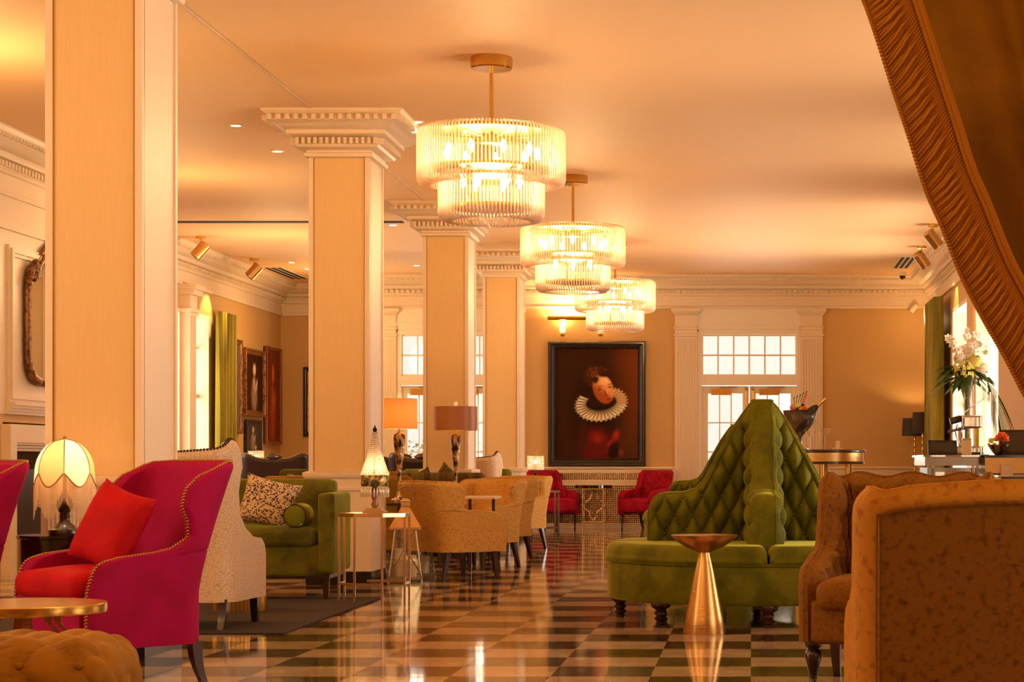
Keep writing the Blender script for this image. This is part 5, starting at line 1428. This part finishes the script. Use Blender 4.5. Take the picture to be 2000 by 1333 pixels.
# tall glass cylinders
for x, y, r, h, l in ((2.24, 19.75, .034, .68, 'tall clear glass cylinder vase beside the flower vase'), (2.36, 19.95, .045, .62, 'wider clear glass cylinder vase half behind the drape')):
    o = MB().lathe([(0, 0), (r, 0), (r, h), (r-.004, h), (r-.004, .02), (0, .02)], (0,0,0), 24).build('cylinder_vase', M['glass'], None, ang=40); o.location = (x, y, 1.19); tag(o, l, 'vase', 'tall glass cylinders on the bar')
# flower arrangement
vx, vy = 2.18, 20.75
t = thing('flower_vase', 'tall glass vase of green stems standing on the bar behind the espresso machine', 'vase', (vx, vy, 1.19))
MB().box(-.2, .2, -.2, .2, 0, .012).build('tray', M['silver'], t, smooth=False)
MB().lathe([(0, .012), (.075, .012), (.075, .78), (.071, .78), (.071, .03), (0, .03)], (0,0,0), 28).build('glass', M['glass'], t, ang=40)
m = MB(); rnd = random.Random(5)
for k in range(26):
    a = rnd.random()*6.28; r = .05*rnd.random(); m.tube([(r*math.cos(a), r*math.sin(a), .04), (r*.6*math.cos(a+2), r*.6*math.sin(a+2), .5), (.12*math.cos(a), .12*math.sin(a), .85)], .006, 5)
m.build('stem', M['leaf'], t)['kind'] = 'stuff'
fl = thing('flower_arrangement', 'large arrangement of white orchids, yellow hydrangeas and fern leaves in the vase', 'flowers', (vx, vy, 1.19+.80))
def leafm(m, base, d, L_, w_, droop=.3):
    d = Vector(d).normalized(); side = d.cross(Vector((0, 0, 1))); side = side.normalized() if side.length > .05 else Vector((1, 0, 0)); up = side.cross(d); base = Vector(base); vs = []
    n_ = 6
    for k in range(n_+1):
        q = k/n_; c = base+d*L_*q-Vector((0, 0, droop*L_*q*q)); ww = w_*math.sin(PI*min(1, q*.95+.03))
        vs += [c-side*ww+up*ww*.25, c, c+side*ww+up*ww*.25]
    fs = []
    for k in range(n_): a = k*3; fs += [(a, a+1, a+4, a+3), (a+1, a+2, a+5, a+4)]
    m.add(vs, fs)
def flower(m, c, r, n=5, nrm=(0, -1, .3)):
    nrm = Vector(nrm).normalized(); u = nrm.orthogonal().normalized(); v2 = nrm.cross(u); c = Vector(c)
    for k in range(n):
        a = 2*PI*k/n; d = u*math.cos(a)+v2*math.sin(a); sd = nrm.cross(d)
        m.add([c, c+d*r*.5+sd*r*.38+nrm*r*.15, c+d*r+nrm*r*.1, c+d*r*.5-sd*r*.38+nrm*r*.15], [(0, 1, 2, 3)])
    m.sphere(c+nrm*r*.12, r*.2, 5, 4)
lv = MB()
for k in range(40):
    a = PI+rnd.uniform(-2.2, 2.2) if k < 30 else rnd.random()*6.28; el = rnd.uniform(-.5, .35); lft = (math.cos(a) < 0)
    leafm(lv, (.05*math.cos(a), .05*math.sin(a), rnd.uniform(-.05, .12)), (math.cos(a)*1.2, math.sin(a)*.7, el), rnd.uniform(.2, .36), rnd.uniform(.02, .045), .35)
for k in range(14): leafm(lv, (.2, -.05, -.05), (rnd.uniform(.1, .7), rnd.uniform(-.5, .5), -.6), rnd.uniform(.3, .6), .012, .6)
lv.build('fern_leaves', M['leaf'], fl, ang=80, weld=False)['kind'] = 'stuff'
lv = MB()
for k in range(14): a = PI+rnd.uniform(-.7, .7); leafm(lv, (-.05, -.06, .02+.06*rnd.random()), (math.cos(a), math.sin(a)*.6-.2, rnd.uniform(-.1, .3)), rnd.uniform(.18, .30), .03, .3)
lv.build('broad_leaves', M['leaf2'], fl, ang=80, weld=False)['kind'] = 'stuff'
for cx, cz, rr in ((-.04, .07, .115), (.06, .13, .085), (-.08, .18, .06), (.14, .05, .08)):
    m = MB()
    for k in range(90):
        th_, ph = rnd.random()*6.28, math.acos(rnd.uniform(-.6, 1)); d = Vector((math.sin(ph)*math.cos(th_), math.sin(ph)*math.sin(th_), math.cos(ph)))
        flower(m, Vector((cx, -.1, cz))+d*rr, .028, 4, d)
    m.build('hydrangea_head', M['petaly'] if rr > .08 else M['petal'], fl, ang=80, weld=False)
for sx, sz, n_ in ((-.20, .40, 9), (-.02, .45, 13), (.10, .42, 12), (.18, .30, 9), (.02, .32, 12)):
    m = MB(); 
    for k in range(n_):
        q = (k+1)/n_; c = Vector((.02+(sx-.02)*q+rnd.uniform(-.035, .035), -.08+rnd.uniform(-.07, .07), .12+(sz-.12)*q+rnd.uniform(-.03, .03))); flower(m, c, rnd.uniform(.035, .055), 5, (rnd.uniform(-.6, .6), -1, rnd.uniform(-.2, .6)))
    m.build('orchid_spray', M['petal'], fl, ang=80, weld=False)['kind'] = 'stuff'
# bowl with orange flowers
t = thing('flower_bowl', 'dark bowl holding an orange pincushion flower and small blooms on the bar', 'bowl', (2.33, 19.35, 1.19))
MB().lathe([(0, 0), (.03, 0), (.05, .02), (.095, .085), (.10, .10), (.092, .098), (.05, .04), (0, .035)], (0,0,0), 24).build('bowl', M['bronze'], t, ang=60)
m = MB(); rnd = random.Random(9)
for k in range(160):
    th_, ph = rnd.random()*6.28, math.acos(rnd.uniform(-.3, 1)); d = Vector((math.sin(ph)*math.cos(th_), math.sin(ph)*math.sin(th_), math.cos(ph))); m.tube([Vector((.035, 0, .15))+d*.02, Vector((.035, 0, .15))+d*.07], [.006, .004], 4)
m.build('orange_bloom', M['petalo'], t, weld=False)
m = MB()
for k in range(16): flower(m, (-.06+rnd.uniform(-.03, .03), rnd.uniform(-.05, .03), .12+rnd.uniform(-.02, .03)), .02, 5, (rnd.uniform(-1, 1), -1, .5))
m.build('small_bloom', M['petaly'], t, weld=False)['kind'] = 'stuff'
m = MB()
for k in range(12): a = k*.52; leafm(m, (0, 0, .09), (math.cos(a), math.sin(a), .3), .09, .015)
m.build('leaves', M['leaf'], t, weld=False)['kind'] = 'stuff'

# shrub seen outside through the glass of the left far door
t = thing('shrub', 'green shrub growing outside the glass of the left far door', 'shrub', (-6.0, 38.3, -.2))
rs = random.Random(11); m = MB()
for k in range(420):
    c = Vector((rs.gauss(0, .42), rs.gauss(0, .3), .9+rs.uniform(-.8, .8))); leafm(m, c, (rs.uniform(-1, 1), rs.uniform(-1, 1), rs.uniform(-.2, 1)), rs.uniform(.08, .16), .03)
m.build('foliage', M['leaf2'], t, weld=False)['kind'] = 'stuff'
MB().tube([(0, 0, 0), (.05, 0, .8), (0, 0, 1.5)], [.04, .03, .01], 6).build('stem', M['wood'], t)

# ---- high round table with champagne bowl -------------------------------------
t = thing('high_round_table', 'high round table with brass band and brass legs behind the green settee', 'bar table', (.70, 19.9, 0))
MB().lathe([(0, 1.215), (.40, 1.215), (.41, 1.222), (.41, 1.238), (.40, 1.245), (0, 1.245)], (0,0,0), 56).build('table_top', M['wood'], t, ang=35)
MB().lathe([(.385, 1.13), (.385, 1.215)], (0,0,0), 56).build('brass_band', M['brass_brushed'], t)
MB().lathe([(0, 1.105), (.395, 1.105), (.395, 1.13), (0, 1.13)], (0,0,0), 56).build('lower_rim', M['wood'], t, ang=35)
for k in range(6): a = k*PI/3+.45; MB().lathe([(.032, .03), (.032, 1.105)], (.28*math.cos(a), .28*math.sin(a), 0), 16).build('leg', M['brass'], t)
MB().lathe([(0, 0), (.33, 0), (.33, .03), (0, .03)], (0,0,0), 40).build('foot', M['wood'], t, ang=35)
zt = 1.245; bx = .44
t = thing('champagne_bowl', 'deep silver champagne bowl on a stem, partly behind the green settee', 'bowl', (bx+.03, 19.85, zt))
MB().lathe([(0, 0), (.1, 0), (.1, .01), (.02, .03), (.018, .12), (.03, .14), (.08, .19), (.13, .26), (.155, .32), (.165, .375), (.172, .38), (.160, .37), (.12, .27), (.03, .17), (0, .16)], (0,0,0), 40).build('bowl', M['silver'], t, ang=60)
def bottle(loc, rot, label, neck):
    t = thing('champagne_bottle', label, 'bottle', loc, 0, 'bottles in the champagne bowl'); t.rotation_euler = rot
    MB().lathe([(0, 0), (.04, 0), (.042, .01), (.042, .15), (.036, .19), (.018, .235)], (0,0,0), 20).build('glass_body', M['bottle'], t, ang=50)
    MB().lathe([(.019, .225), (.0165, .27), (.0165, .32), (.018, .325), (.018, .338), (0, .34)], (0,0,0), 16).build('foil_neck', neck, t, ang=50)
bottle((bx+.02, 19.80, zt+.275), (0, math.radians(50), 0), 'gold-necked dark champagne bottle leaning right out of the bowl', M['foil'])
bottle((bx-.01, 19.86, zt+.22), (0, math.radians(18), 0), 'pink-necked bottle standing among flowers in the bowl', M['petalp'])
bq = thing('bouquet', 'small bouquet of orange and pink roses and twigs in the champagne bowl', 'flowers', (bx+.0, 19.80, zt+.37))
for cx, cz, mt in ((.06, .02, 'petalo'), (-.04, .03, 'petalp'), (.01, .05, 'petaly')):
    m = MB(); m.sphere((cx, 0, cz), .026, 8, 6)
    for k in range(14): flower(m, (cx+rnd.uniform(-.02, .02), -.02+rnd.uniform(-.01, .02), cz+rnd.uniform(-.02, .02)), .024, 5, (rnd.uniform(-1, 1), -1, .4))
    m.build('rose', M[mt], bq, weld=False)
m = MB()
for k in range(22): a = rnd.random()*6.28; leafm(m, (0, 0, 0), (math.cos(a), math.sin(a), rnd.uniform(0, 1.2)), rnd.uniform(.06, .12), .014)
for k in range(5): m.tube([(0, 0, 0), (.02*k-.03, 0, .08), (.03*k-.03, 0, .13+.015*k)], .003, 4); m.sphere((.03*k-.03, 0, .13+.015*k), .008, 5, 4)
m.build('foliage', M['leaf'], bq, weld=False)['kind'] = 'stuff'
def coupe(x, y, sc_, label):
    t = thing('coupe_glass', label, 'glass', (x, y, zt), 0, 'champagne coupes on the high table')
    MB().lathe([(0, 0), (.032, 0), (.032, .003), (.004, .008), (.0035, .13)], (0,0,0), 20).build('stem', M['glass'], t)
    MB().lathe([(.0035, .13), (.03, .14), (.052, .165), (.058, .19), (.056, .19), (.05, .167), (.029, .143), (0, .135)], (0,0,0), 28).build('bowl', M['glass'], t); t.scale = (sc_,)*3
coupe(.70, 19.62, 1.08, 'champagne coupe at the middle of the high round table'); coupe(.565, 19.8, .95, 'champagne coupe next to the champagne bowl')
t = thing('card_holder', 'small cream card standing in a wooden block on the high table', 'card', (.83, 19.7, zt))
MB().box(-.05, .05, -.03, .03, 0, .016).build('block', M['card'], t, smooth=False); MB().box(-.02, .02, -.006, .0, .016, .085).build('card', M['cream'], t, smooth=False)
